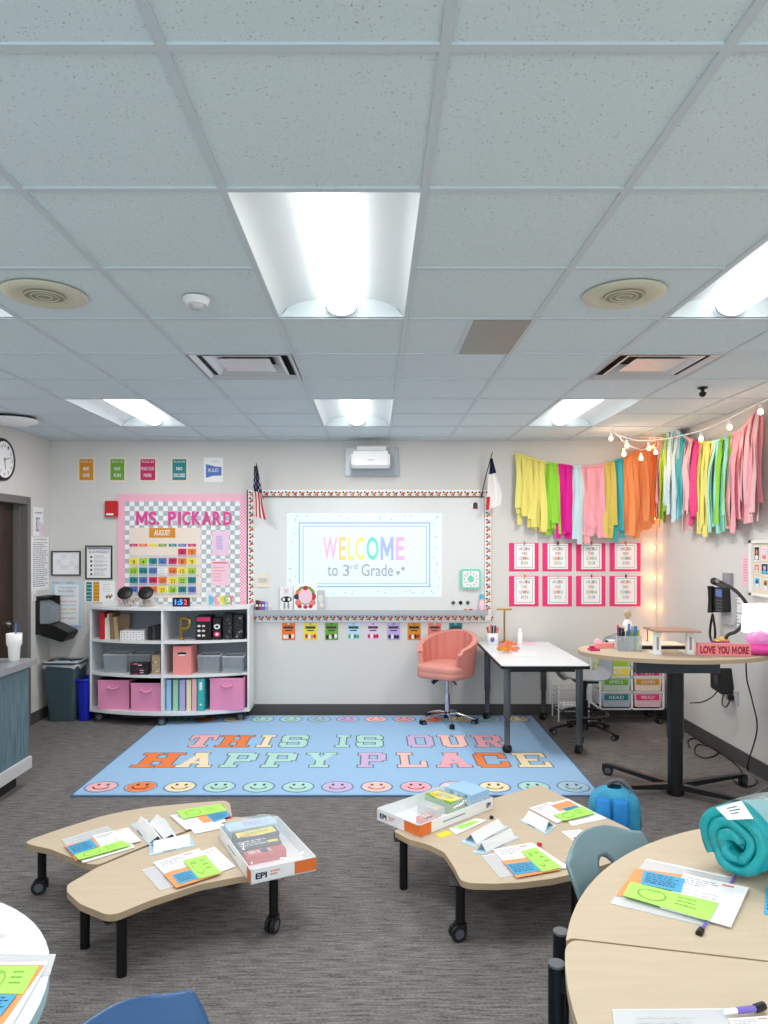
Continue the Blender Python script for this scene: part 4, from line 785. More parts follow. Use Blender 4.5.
# ---------------------------------------------------------------- clear lidded kits
def kit(loc,rz,L,Wd,lab,flip=False):
    t=empty('supply_kit',(0,0,0),lab,'box','lidded school supply kits'); H=.062
    m=MB()
    def wall(x0,x1,y0,y1): m.box(x0,x1,y0,y1,.0,H,'paper')
    m.box(0,Wd,0,L,0,.003,'paper'); wall(0,Wd,0,.004); wall(0,Wd,L-.004,L); wall(0,.004,0,L); wall(Wd-.004,Wd,0,L); m.build('tray',t)
    m=MB(); fn=lambda u,v,n: Vector((Wd*u,-n,H*(1-v))); fl=lambda u,v,n: Vector((-n,L*(1-u),H*(1-v))); frr=lambda u,v,n: Vector((Wd+n,L*u,H*(1-v)))
    m.rect(fn,.66,.92,1.0,.06,.001,'orange'); m.text(fn,'EPI',.07,.3,.24,.72,.001,'navy',.04); m.lines(fn,.29,.3,.44,.7,2,.001,'coral',.5)
    m.rect(fl,.9,.95,1.0,.05,.001,'orange'); m.rect(fl,.3,.55,.55,.45,.001,'grey_line')
    if flip: m.rect(frr,.0,.95,.15,.05,.001,'orange'); m.rect(frr,.3,.5,.6,.4,.001,'grey_line'); m.text(frr,'EPI',.9,.3,.96,.7,.001,'navy',.04)
    m.build('printing',t)
    m=MB(); n=10
    def lid(u,v): return Vector((Wd*u,L*v,H+.001+ (0 if u in(0,1) or v in (0,1) else .012+.05*max(0,(v-.35))*(1-abs(u-.5)*1.2)+.004*math.sin(u*17+v*9)+.003*math.sin(v*31))))
    m.grid(lid,12,16,'lid_film'); m.build('clear_lid',t)
    return t
mat('lid_film',(232,240,246),.06,alpha=.3,spec=.9)
def kit_items(kt,specs,group,where):
    loc=kt.location; M=Matrix.Translation(loc)@Matrix.Rotation(kt.rotation_euler.z,4,'Z')
    for (nm,x0,x1,y0,y1,z0,z1,c,dec,l) in specs:
        m=MB(); m.box(x0,x1,y0,y1,z0,z1,c)
        f=lambda u,v,n:Vector((x0+(x1-x0)*u,y1+(y0-y1)*v,z1+n)); g=lambda u,v,n:Vector((x0+(x1-x0)*u,y0-n,z1+(z0-z1)*v))
        if dec: dec(m,f,g)
        o=m.build(nm); o.location=M@o.location; o.rotation_euler.z=kt.rotation_euler.z; tag(o,l+where,'box',group)
k1=kit(None,0,.53,.30,'open white supply kit box with a clear lid, on the left low tables'); k1.location=W(250,885,.29)+Vector((.003,.0,.001)); k1.rotation_euler.z=R(26.5)
def dY(m,f,g): m.poly(f,[(.05,.15),(.95,.05),(.95,.85),(.5,.95),(.05,.8)],.0006,'yellow'); m.text(f,'CRAYONS',.22,.3,.78,.6,.001,'green',.02); m.rect(f,.1,.75,.5,.65,.001,'orange')
def dW(m,f,g): m.rect(f,.06,.8,.3,.2,.0006,'pale_blue'); m.lines(f,.35,.2,.9,.8,4,.0006,'lavender',.5); m.rect(g,.1,.7,.7,.3,.0006,'navy')
def dD(m,f,g): m.lines(f,.05,.1,.95,.9,3,.0006,'lightgrey',.5,4); m.rect(f,.7,.8,.95,.5,.0006,'yellow')
def dRr(m,f,g): m.lines(f,.1,.2,.9,.8,2,.0006,'white',.5,6); m.disc(f,.5,.5,.1,.4,.001,'navy')
kit_items(k1,[('supply_box',.02,.26,.42,.52,.004,.072,'pale_blue',dW,'blue and white supply carton at the far end'),('crayon_box',.03,.24,.325,.41,.004,.066,'dark_line',dY,'yellow crayon carton'),('supply_box',.02,.22,.235,.318,.004,.056,'dark_line',dD,'dark grey carton in the middle'),('supply_box',.03,.22,.17,.228,.004,.046,'red',dRr,'small red carton')],'cartons in the left kit',' inside the left supply kit')
k2=kit(None,0,.58,.31,'white supply kit box with orange corners and a clear lid, on the right low table',True); k2.location=W(419,839,.29)+Vector((0,0,.001)); k2.rotation_euler.z=R(42-90)
# local: +y runs along long side; near-left corner at the pivot; mirror so width runs away from camera
k2.location=W(377,820,.29)+Vector((.0,.0,.001))
k2.rotation_euler.z=R(-48)
def dTeal(m,f,g):
    r=random.Random(4)
    for i in range(14): m.disc(g,r.uniform(.1,.9),r.uniform(.15,.85),.06,.12,.0006+i*.0001,('teal','white','navy')[i%3],6)
kit_items(k2,[('supply_box',.10,.29,.42,.57,.02,.105,'pastel_blue',dTeal,'pale carton with teal patterned side, highest one'),('crayon_box',.06,.25,.30,.41,.01,.082,'green',dY,'green and yellow crayon carton'),('supply_box',.08,.22,.22,.29,.004,.055,'lightgrey',dD,'grey carton below the crayons'),('supply_box',.17,.28,.12,.2,.004,.035,'coral',dRr,'small coral packet near the orange corner')],'cartons in the right kit',' inside the right supply kit')
# ---------------------------------------------------------------- papers
def sheet(nm,lab,cat,q,z,c,th=.0016,deco=None,group=None):
    f=fQ(*q,z); m=MB(); m.slab(f,0,0,1,1,0,th,c)
    if deco: deco(m,lambda u,v,n:f(u,v,n+th+.0002))
    return tag(m.build(nm),lab,cat,group)
def d_ws(m,f): m.lines(f,.08,.08,.6,.3,4,.0,'grey_line',.4,1); m.rect(f,.62,.1,.8,.06,.0,'coral'); m.lines(f,.1,.4,.9,.9,6,.0,'lightgrey',.3,2)
def d_blue(m,f): m.lines(f,.08,.12,.92,.9,6,.0,'navy',.35,3)
def d_green(m,f):
    for cx,cy,rx_,ry_ in ((.3,.5,.17,.34),(.3,.5,.15,.3)):
        P=[(cx+rx_*math.cos(2*PI*i/16),cy+ry_*math.sin(2*PI*i/16)) for i in range(16)]
        m.poly(f,P,.0002 if rx_>.16 else .0004,'green' if rx_>.16 else 'neon_green')
    m.poly(f,[(.22,.25),(.38,.25),(.36,.3),(.24,.3)],.0005,'green'); m.lines(f,.58,.2,.88,.8,3,.0003,'green',.25,5)
def d_book(m,f): m.lines(f,.1,.1,.9,.4,3,.0,'grey_line',.3,7); m.rect(f,.1,.7,.5,.6,.0,'coral')
def d_pouch(m,f): m.rect(f,0,.05,1,.02,.0003,'paper'); m.lines(f,.2,.3,.8,.8,3,.0003,'lightgrey',.2,9)
zb=.2908
def packet(where,items,z=zb):
    for k,(kind,q) in enumerate(items):
        nm,lb,ct,c,dc,th={'pouch':('zip_pouch','clear white zip pouch','pouch','pouch',d_pouch,.002),'ws':('worksheet','white printed booklet','booklet','paper',d_ws,.003),'or':('orange_flyer','bright orange sheet','flyer','neon_orange',None,.0012),
          'bl':('blue_flyer','sky blue printed slip','flyer','flyer_blue',d_blue,.0012),'gr':('green_flyer','lime green slip with a drawing','flyer','neon_green',d_green,.0012),'ws2':('worksheet','second white sheet','sheet','paper',d_ws,.0015),'red':('folder','red folder edge','folder','red',None,.0015),'ye':('yellow_slip','pale yellow slip','flyer','yellow',None,.0012)}[kind]
        sheet(nm,lb+' '+where,ct,q,z,c,th,dc); z+=th+.0008
packet('in the packet at the rear low table\'s left tip',[('pouch',((61.5,840),(108,826),(118,836),(70,852))),('ws2',((70,850),(128,838),(135,847.5),(83,863))),('or',((64,846),(112,834),(126,845),(76,861))),('ws',((92,836),(128,828),(141,841),(104,851))),('bl',((66,847),(91,839),(98,847),(73.5,855))),('gr',((74,855),(121.5,840.5),(131.7,845),(79,860)))])
packet('in the far packet of the left low tables',[('red',((176,811),(222,804),(232,818),(192,826))),('ws2',((189,827),(220,823),(228,827),(195,834))),('ws',((170,816),(218,807),(226,822),(186,830))),('or',((196,816),(215,811.5),(222,819),(204,823))),('bl',((206,815),(227,811),(230,816),(214,822))),('gr',((176,811),(221,804),(227,810.6),(183,819)))])
packet('in the front packet of the left low tables',[('pouch',((141.7,870.5),(200,852),(222,872),(160,891))),('ws2',((200,852),(214.6,847),(235.5,866.6),(221,872))),('ws',((153,863),(199,849),(221,871.5),(175.6,886))),('or',((163,874),(205,862),(222,873.5),(176.4,888))),('bl',((172,875),(191,869.7),(199.8,878.3),(179,884))),('gr',((183,860.5),(205.5,855),(221.5,873),(199,879)))])
packet('in the near packet of the right low table',[('pouch',((481,856),(530,848),(560,870),(500,878))),('ws',((492.5,850),(532,843),(569.6,868),(518,876.5))),('or',((502,861),(540,856),(560,870),(516.5,878))),('bl',((506,864.4),(532,861),(541,871),(514.4,875))),('gr',((520.6,851),(536,847.7),(562.3,867.5),(542.5,872)))])
packet('in the far packet of the right low table',[('ws2',((552,803),(568,799),(607,818.5),(572,826))),('ws',((529,808.5),(550,802),(577,815),(557,823.5))),('or',((550.8,805.5),(569.6,801),(578,806.5),(560,811))),('bl',((562,808.5),(577,805.5),(581,808.5),(567.5,811.5))),('gr',((554,815),(582,806.5),(595,813.3),(564,821)))])
packet('partly under the right supply kit',[('ye',((434.5,834.5),(448,830.5),(453,834),(441,838))),('ws',((449,829),(475.5,819),(487,820.5),(456,835))),('gr',((455,827.5),(474,820.5),(480,821.5),(462,829)))])
sheet('note_sheet','small white printed sheet by the grey chair on the right low table','sheet',((561,831.5),(580,829.5),(590,835.5),(577.5,844)),zb,'paper',.0012,d_book)
m=MB().lathe([(.011,0),(.011,.012),(.0001,.016)],W(491.5,818.5,.291),'black',10); tag(m.build('glue_cap'),'tiny dark cap on the right low table beside the kit','cap')
m=MB().lathe([(.011,0),(.013,.010),(.0001,.013)],W(539.5,845.5,.297),'red',10); tag(m.build('paper_clip_token'),'tiny red token on the near paper packet, right low table','token')
sheet('yellow_tag','small yellow tag near the grey chair on the right low table','tag',((589,828),(598,826),(602,829),(592,831)),zb,'yellow',.001)
def tent(e1,e2,r1,r2,lab,z=zb):
    a,b=W(*e1,z+.003),W(*e2,z+.003); c,d=W(*r1,z+.042),W(*r2,z+.042); off=Vector((c.x-a.x,c.y-a.y,0)); a2=a+2*off; b2=b+2*Vector((d.x-b.x,d.y-b.y,0))
    t=empty('name_tent',((a+b2)/2).to_tuple(),lab,'tent card','folded white tent cards'); t.location.z=z
    m=MB(); 
    for p,q,r_,s_ in ((a,b,d,c),(b2,a2,c,d)):
        n=(q-p).cross(r_-q).normalized()*.0008; m.add([p+n,q+n,r_+n,s_+n,p-n,q-n,r_-n,s_-n],[(0,1,2,3),(7,6,5,4),(0,4,5,1),(1,5,6,2),(2,6,7,3),(3,7,4,0)],'white')
    m.build('card',t)
    ctr=(a+b+a2+b2)/4; m=MB(); P=[ctr+(p-ctr)*1.22 for p in (a,b,b2,a2)]
    P=[Vector((p.x,p.y,z+.0005)) for p in P]; m.prism([(p.x,p.y) for p in P],z+.0003,z+.002,'pale_blue')
    u=(b-a).normalized(); mid=(P[0]+P[1])/2; 
    f=lambda uu,vv,n: P[0]+(P[1]-P[0])*uu+(P[3]-P[0])*vv*.1+Vector((0,0,.0018+n))
    m.lines(f,.3,.15,.7,.8,1,.0003,'navy',.8,2); m.build('name_plate',t)
tent((134,826),(149.5,843),(141,816),(158,836),'white tent card on the left low tables, leftmost')
tent((149.5,823),(163.8,839),(157,814),(172.4,834),'white tent card on the left low tables, middle and slanted')
tent((153.4,853.5),(190.5,845.5),(153.4,841),(189.4,834),'white tent card on the left low tables, nearest the front packet')
tent((476.4,844),(504.8,827.5),(470.6,834),(498,818.5),'white tent card on the right low table, beside the kit')
tent((486.2,852),(515.5,838.4),(481.3,842.7),(510.6,828),'white tent card on the right low table, nearest the front packet')
tent((522.7,820.5),(544.6,832),(529,810.5),(548.8,821),'white tent card on the right low table, beside the far packet')
# ================================================================ NEAR ROUND TABLES (standard height)
zt=.74
def arc(c,r,a0,a1,n): return [(c[0]+r*math.cos(R(a0+(a1-a0)*i/n)),c[1]+r*math.sin(R(a0+(a1-a0)*i/n))) for i in range(n+1)]
CCx,CCy,CR=1.595,1.42,1.172
sdir=Vector((.458,-.10)).normalized(); A0=Vector((.489,1.803))
def seam(x): return A0.y+(x-A0.x)*sdir.y/sdir.x
pts=[p for p in arc((CCx,CCy),CR,161.5,8,30)]; pts=[p for p in pts if p[0]<2.86]
up=[(A0.x+.012,A0.y+.004)]+pts+[(2.72,seam(2.72)+.004)]
t=empty('half_round_table',(1.6,1.9,0),'maple half round table holding the teal sleeping roll and near packet','table','large half round maple tables')
m=MB(); m.prism(roundpoly(up,.03,3),zt-.03,zt,'maple',me='maple_edge'); m.build('tabletop',t)
for (x,y) in ((.494,1.876),(1.2,2.52),(2.45,2.1),(2.3,1.5)):
    m=MB(); m.tube([(x,y,0),(x,y,.715)],.021,'black_metal',18); m.tube([(x,y,.715),(x,y,.721)],.0205,'wheel_grey',18); 
    if x<1: m.box(x,x+.06,y-.02,y+.02,.66,.70,'black_metal')
    m.build('leg',t)
pts=[p for p in arc((CCx,CCy),CR,163,228,16)]
lo=pts+[(1.9,.45),(2.7,.7),(2.72,seam(2.72)-.004),(A0.x+.012,A0.y-.004)]
t=empty('half_round_table',(1.5,1.0,0),'maple half round table at the bottom right, front of the seam','table','large half round maple tables')
m=MB(); m.prism(roundpoly(lo,.03,3),zt-.03,zt,'maple',me='maple_edge'); m.build('tabletop',t)
for (x,y) in ((.4456,1.732),(.85,.62),(2.5,1.2),(1.9,.6)):
    m=MB(); m.tube([(x,y,0),(x,y,.715)],.021,'black_metal',18); m.tube([(x,y,.715),(x,y,.721)],.0205,'wheel_grey',18)
    if x<.6: m.box(x,x+.06,y-.02,y+.02,.66,.70,'black_metal')
    m.build('leg',t)
zp=zt+.0008
packet('in the packet on the big maple table',[('pouch',((647,859),(734.5,877.5),(707,927),(609.8,903.6))),('or',((635,868.6),(690,876),(679,899),(616.4,896))),('ws',((684,874.5),(748.8,888.5),(731,927.5),(660,908))),('bl',((643.8,870.8),(685,878.8),(681,892.6),(640.5,884))),('gr',((630.6,882),(718,903),(709.4,921),(623,895.5)))],zp)
mat('zip_purple',(120,100,190),.4)
m=MB(); a=W(736,875,zp+.004); b=W(700,932,zp+.004); u=(b-a).normalized(); m.tube([a,b],.004,'zip_purple',6); m.tube([b-u*.012,b+u*.012],.009,'black',8); tag(m.build('zip_slider'),'purple zipper bar with a dark end, beside the big packet','zipper')
sheet('blue_slip','sky blue slip at the right edge of the big maple table','flyer',((766,888),(800,894),(795,925),(764,914)),zp,'flyer_blue',.0012,d_blue)
packet('at the photo\'s bottom edge',[('pouch',((612,1010),(729,1009),(737,1040),(616,1040))),('ws2',((728,1019),(775,1016),(790,1050),(742,1050)))],zp)
m=MB(); a=W(724,1012,zp+.011); b=W(755,1008.5,zp+.011); c=W(764,1005.5,zp+.011); m.tube([a,b],.006,'white',8); m.tube([a+(b-a)*.4,b],.0065,'zip_purple',8); m.tube([b,c],.0085,'black',8); tag(m.build('marker_pen'),'purple and white marker with a black cap at the bottom right','marker')
# rolled sleeping mat
mat('teal_fabric',(14,160,168),.45,bump=1.0,bscale=14,var=.18,vscale=6); mat('teal_deep',(8,120,128),.6,bump=.5,bscale=18)
o0=W(739,884,zt)+Vector((0,.02,.112)); ax=Vector((.90,.44,0)).normalized(); side=Vector((-ax.y,ax.x,0)); up_=Vector((0,0,1))
t=empty('sleeping_roll',(o0.x+.1,o0.y+.05,zt),'rolled teal sleeping bag on the big maple table','sleeping bag')
def sp(a,r,l): return o0+side*(-math.cos(a)*r)+up_*(math.sin(a)*r*.97)+ax*l
turns=2.6; n=90
def spiral(u,v):
    a=u*turns*2*PI; r=.016+.087*(u**.9); l=v*.36+ (1-v)*(.030*math.cos(u*turns*PI*2+.5)*.4-.012*(1-u)); rr_=r*(1-.10*v*v)+.004*math.sin(a*3+v*9)*(u)
    return sp(a,rr_,l)+Vector((0,0,-.02*v*v))
m=MB(); m.grid(spiral,n,12,'teal_fabric'); o=m.build('rolled_fabric',t); md=o.modifiers.new('s','SOLIDIFY'); md.thickness=.031; md.offset=0
m=MB(); P=[]
for i in range(91):
    u=i/90; a=u*turns*2*PI; r=.016+.087*(u**.9); P.append(sp(a,r+.004*math.sin(a*3)*u,-.003+.006*math.sin(a*4)))
m.tube(P,[.0155+.0022*math.sin(i*.9) for i in range(91)],'teal_fabric',10); m.build('fabric_edge',t)
def sheath(u,v): a=R(-20)+u*R(235); return sp(a,.122+.004*math.sin(a*5+v*7),.03+v*.30)+Vector((0,0,-.02*v*v))
m=MB(); m.grid(sheath,30,10,'lid_film'); m.build('plastic_bag',t)
pt_=[]
for (a,l) in ((R(100),.01),(R(64),.05),(R(70),.13),(R(104),.10)): pt_.append(sp(a,.124,l))
pt_=[D(716,808,2.03),D(741,801,2.12),D(753,819,2.06),D(728,820,2.0)]; m=MB(); nrm=(pt_[1]-pt_[0]).cross(pt_[3]-pt_[0]).normalized(); nrm=nrm if nrm.z>0 else -nrm
f=lambda u,v,n:(pt_[0]*(1-u)+pt_[1]*u)*(1-v)+(pt_[3]*(1-u)+pt_[2]*u)*v+nrm*n
pz_=max(0,0); m.slab(f,0,0,1,1,0,.002,'paper'); m.lines(f,.3,.2,.75,.75,3,.0023,'dark_line',.4,2); tag(m.build('paper_tag'),'white paper tag lying on top of the teal roll','tag')
# white round table, bottom left
mat('laminate_white',(232,238,242),.3,coat=.2); mat('edge_blue',(180,222,232),.4)
t=empty('round_table',(-1.34,1.44,0),'white round table with pale blue edge cut by the left frame','table')
m=MB(); P=arc((-1.339,1.441),.62,0,360,72)[:-1]; m.prism(P,zt-.032,zt,'laminate_white',me='edge_blue'); m.build('tabletop',t)
m=MB().tube([(-1.34,1.44,.02),(-1.34,1.44,zt-.03)],.04,'grey_metal',16); m.build('pedestal',t)
m=MB()
for a in range(4): m.tube([(-1.34,1.44,.03),(-1.34+.3*math.cos(a*PI/2+.5),1.44+.3*math.sin(a*PI/2+.5),.015)],.018,'grey_metal',8)
m.build('foot',t)
packet('on the white round table',[('pouch',((-10,953),(56,955),(50,975),(-20,985))),('ws',((-22,963),(48,963),(12,1026),(-30,1026))),('or',((-20,965),(44.5,965.5),(3,1024),(-30,1024))),('gr',((-14,966.5),(38.7,966.5),(23,994),(-24,994))),('bl',((-20,994.6),(17,995),(-2,1019),(-30,1019)))],zp)
sheet('plastic_flap','folded clear plastic corner at the rear of the white round table','plastic',((-8,939),(2,938),(8,935.5),(-6,933)),zp,'pouch',.001)
# backpack
t=empty('backpack',(1.30,3.86,0),'bright blue and teal backpack standing beyond the right low table','backpack')
mat('pack_blue',(30,135,215),.6,bump=.3,bscale=90); mat('pack_teal',(48,150,190),.6,bump=.3,bscale=60,var=.25,vscale=9)
M=Matrix.Translation((1.32,3.9,0))@Matrix.Rotation(R(-20),4,'Z')@Matrix.Scale(.94,4); T=lambda x,y,z:M@Vector((x,y,z))
def body(u,v):
    a=u*2*PI; zz_=.01+v*.43; k=1-.15*v-.75*max(0,v-.72)**1.5*4*.35; s_=1 if v<.72 else math.sqrt(max(.02,1-((v-.72)/.29)**2.2))
    cx_2=abs(math.cos(a))**.6*math.copysign(1,math.cos(a)); sy=abs(math.sin(a))**.6*math.copysign(1,math.sin(a)); w=(.9 if v<.05 else 1)
    return T(cx_2*.145*s_*w, sy*.085*(s_**.5)*w, zz_)
m=MB(); m.grid(body,36,20,'pack_teal'); m.build('body',t)
for x in (-.075,.02):
    m=MB(); m.grid(lambda u,v,x=x: T(x+.085*(u-.3),-.086-.022*math.sin(v*PI)-.006*math.sin(u*PI),.08+.315*v),6,12,'pack_blue'); o=m.build('shoulder_strap',t); md=o.modifiers.new('s','SOLIDIFY'); md.thickness=.014
m=MB(); m.rprism([(-.10,.06),(.10,.06),(.10,.36),(-.10,.36)],.085,.12,.04,'pack_teal',T=lambda a,b,c:T(a,c,b)); m.build('front_pocket',t)
m=MB().tube([T(-.07+.18*i/10,.03,.395+.075*math.sin(PI*i/10)) for i in range(11)],.012,'wheel_grey',8); m.build('handle',t)
m=MB().tube([T(.08+.065*math.sin(PI*i/12)*.9,-.02,.42-.34*i/12) for i in range(13)],.010,'black',8); m.build('side_trim',t)
# ================================================================ WHITE DESK
dk=empty('teacher_desk',(1.4,6.6,0),'white topped rectangular desk with grey legs on the rug corner','desk')
P=[(1.04,5.78),(1.765,5.78),(1.765,7.21),(1.05,7.21)]
m=MB(); m.rprism(P,.735,.758,.04,'laminate_white'); m.rprism([(1.037,5.777),(1.768,5.777),(1.768,7.212),(1.047,7.212)],.728,.752,.04,'black'); m.build('tabletop',dk)
mat('leg_grey',(108,112,118),.4,.4)
for k,(x,y) in enumerate(((1.11,5.92),(1.715,5.93),(1.13,7.08),(1.69,7.08))):
    m=MB(); m.tube([(x,y,.07),(x,y,.30),(x,y,.30),(x,y,.728)],[.024,.024,.030,.030],'leg_grey',16); m.box(x-.05,x+.05,y-.05,y+.05,.715,.728,'black'); o=m.build('leg',dk)
    if k==0: m=MB().ball((x,y,.042),.042,'black',14); m.build('foot',o)
    else: caster(o,x,y,.035,.8)
m=MB(); m.box(1.12,1.68,5.93,5.96,.68,.72,'black'); m.box(1.12,1.68,7.06,7.09,.68,.72,'black'); m.build('rail',dk)
zd=.759
c=W(495.5,640,zd); c=Vector((1.17,7.0,zd))
t=empty('pencil_cup',c,'white mug with a purple spot holding orange and dark pens','cup')
m=MB().lathe([(.045,0),(.052,.01),(.055,.115),(.05,.115),(.045,.01)],c,'white',22); m.build('cup',t)
fcup=lambda u,v,n:Vector((c.x-.012+u,c.y-.057-n,c.z+.055+v)); m=MB().disc(fcup,0,0,.022,.026,.002,'zip_purple',14); m.build('spot',t)
for k in range(7):
    a=k*.9; x=c.x+.025*math.cos(a); y=c.y+.025*math.sin(a); m=MB().tube([(x,y,c.z+.02),(x+.03*math.cos(a),y+.03*math.sin(a),c.z+.17+.01*(k%3))],[.006,.010 if k%2 else .007],('orange','dark_line','coral','grey_metal','amber','navy','coral')[k],8)
    tag(m.build('pen'),('orange','charcoal','coral','grey','amber','navy','salmon')[k]+' pen standing in the white mug','pen','pens in the white mug')
c=Vector((1.30,7.08,zd)); t=empty('towel_holder',c,'brass T shaped stand on the white desk','stand')
m=MB().lathe([(.055,0),(.055,.012),(.01,.03)],c,'brass',20); m.build('base',t); m=MB().tube([c+Vector((0,0,.02)),c+Vector((0,0,.34))],.009,'brass'); m.build('post',t); m=MB().tube([c+Vector((-.075,0,.34)),c+Vector((.075,0,.34))],.010,'brass'); m.build('crossbar',t)
c=Vector((1.45,7.05,zd)); m=MB().lathe([(.025,0),(.025,.11),(.018,.12),(.018,.15),(.0001,.151)],c,'paper',16); tag(m.build('white_bottle'),'small white bottle beside the brass stand','bottle')
rr=random.Random(12)
for k,(px,py,col,l) in enumerate(((504,649,'coral','coral ribbon curl at the back of the white desk'),(508,652,'orange','orange scrap on the white desk left side'),(514,651.5,'coral','coral scrap right of the orange scrap'),(503,652.5,'amber','pale orange scrap at the left edge of the white desk'),(511,647,'orange','small orange bow behind the scraps'))):
    c=W(px,py,zd); m=MB(); c.x+=.01; P=[c+Vector((.05*math.cos(i*.7+k)-.02*i/8,.06*math.sin(i*.6+k),.01+.018*abs(math.sin(i*.8)))) for i in range(9)]
    for a,b in zip(P[:-1],P[1:]): m.add([a,b,b+Vector((0,.02,.022)),a+Vector((0,.02,.022))],[(0,1,2,3)],col,True)
    o=m.build('ribbon_scrap'); md=o.modifiers.new('s','SOLIDIFY'); md.thickness=.003; tag(o,l,'ribbon','orange scraps on the white desk')
sheet('pink_paper','pale pink paper lying at the back of the white desk','paper',((515,642),(535,642),(537,645),(515,645)),zd,'pale_pink',.002)
sheet('pink_paper','faint pink paper in the middle of the white desk','paper',((512,652),(534,652),(538,656),(513,656)),zd,'white',.002)
# ================================================================ PINK TUB CHAIR
mat('velvet_pink',(212,132,120),.75,bump=.15,bscale=200); mat('velvet_light',(222,148,136),.75)
t=empty('desk_chair',(0,0,0),'coral pink velvet tub chair with channelled back on a chrome star base','chair')
def tub(inner):
    def fn(u,v):
        a=R(-132)+u*R(264); ca=math.cos(a)     # 0 = back (+y)
        top=.69+.185*max(0,(1+math.cos(a*1.0))/2)**.9 - (.03 if abs(a)>R(122) else 0)
        z=.485+(top-.485)*v; r=.262+.03*v-(.042 if inner else 0)
        if inner: r-=.012*abs(math.sin(u*13*PI)) 
        r*= 1-.10*abs(math.sin(a))*0
        flare=.03*v*max(0,ca)
        return Vector((math.sin(a)*r*1.0,ca*(r+flare)+.0,z))
    return fn
m=MB(); fo=tub(False); fi=tub(True); nu=90; m.grid(fo,nu,14,'velvet_pink'); m.grid(lambda u,v:fi(1-u,v),nu,14,'velvet_pink')
k=[fo(i/nu,1) for i in range(nu+1)]; q=[fi(i/nu,1) for i in range(nu+1)]; mid=[(a+b)/2+Vector((0,0,.015)) for a,b in zip(k,q)]
m.add(k+mid+q,[(i,i+1,nu+2+i,nu+1+i) for i in range(nu)]+[(nu+1+i,nu+2+i,2*nu+3+i,2*nu+2+i) for i in range(nu)],'velvet_light',True)
for u in (0,1):
    A=[fo(u,j/14) for j in range(15)]; B=[fi(u,j/14) for j in range(15)]; m.add(A+B,[(j,j+1,16+j,15+j) for j in range(14)],'velvet_light')
m.build('backrest',t)
m=MB(); P=[(-.20,-.27),(.20,-.27),(.245,-.1),(.245,.12),(.13,.23),(-.13,.23),(-.245,.12),(-.245,-.1)]
Pr=roundpoly(P,.08,5); 
for s0,s1,z0,z1_ in ((.94,1,.415,.43),(1,1,.43,.475),(1,.985,.475,.487)):
    pass
n=len(Pr); rings=[(.93,.465),(1,.48),(1.0,.52),(.985,.527),(1.0,.534),(1.0,.57),(.96,.588),(.7,.60)]; v=[(p[0]*s_,p[1]*s_,z) for s_,z in rings for p in Pr]
m.add(v,[(j*n+i,j*n+(i+1)%n,(j+1)*n+(i+1)%n,(j+1)*n+i) for j in range(len(rings)-1) for i in range(n)]+[tuple(range(n-1,-1,-1)),tuple(range((len(rings)-1)*n,len(rings)*n))],'velvet_light',True); m.build('seat_cushion',t)
m=MB(); m.box(-.1,.1,-.08,.08,.43,.466,'black'); m.tube([(0,0,.44),(0,0,.27)],.014,'chrome'); m.tube([(.08,-.05,.44),(.15,-.1,.41)],.008,'black'); m.tube([(-.06,-.08,.44),(-.1,-.12,.40)],.02,'black'); m.tube([(0,0,.29),(0,0,.10)],.026,'chrome',14); m.build('gas_post',t)
def star(t,r,mtl,off,h=.085,hub=.035,cr=.026):
    MB().lathe([(hub,h-.03),(hub,h+.02),(hub*.7,h+.035)],(0,0,0),'black',16).build('hub',t)
    for k in range(5):
        a=off+k*2*PI/5; c,s_=math.cos(a),math.sin(a); m=MB().tube([(0,0,h+.01),(c*r*.35,s_*r*.35,h+.018),(c*r*.75,s_*r*.75,h-.008),(c*r,s_*r,cr*2)],[.017,.015,.012,.010],mtl); o=m.build('base_arm',t); caster(o,c*r,s_*r,cr,a)
star(t,.27,'chrome',.35)
t.location=(.715,6.93,0); t.rotation_euler.z=R(-34)
# ================================================================ STOOL CHAIR
t=empty('drafting_stool',(0,0,0),'grey shell stool chair with a black foot ring behind the white desk','stool')
m=MB(); m.grid(shell_fn(.44,.55,.93,.44),24,48,'shell_stool',True,None,(.5,.86,.13,.045)); o=m.build('shell',t); md=o.modifiers.new('s','SOLIDIFY'); md.thickness=.012
m=MB(); m.box(-.1,.1,-.1,.1,.49,.53,'black'); m.tube([(0,0,.5),(0,0,.3)],.016,'black_metal'); m.tube([(0,0,.32),(0,0,.1)],.028,'black_metal',14); m.tube([(.09,0,.5),(.17,-.03,.47)],.007,'black'); m.build('gas_post',t)
m=MB(); m.tube([(.2*math.cos(a*PI/16),.2*math.sin(a*PI/16),.20) for a in range(33)],.014,'black',8,False)
for a in range(4): m.tube([(0,0,.20),(.2*math.cos(a*PI/2+.3),.2*math.sin(a*PI/2+.3),.20)],.007,'black',6)
m.build('foot_ring',t); star(t,.29,'black_metal',.9)
t.location=(1.93,6.5,0); t.rotation_euler.z=face(-1,.05)
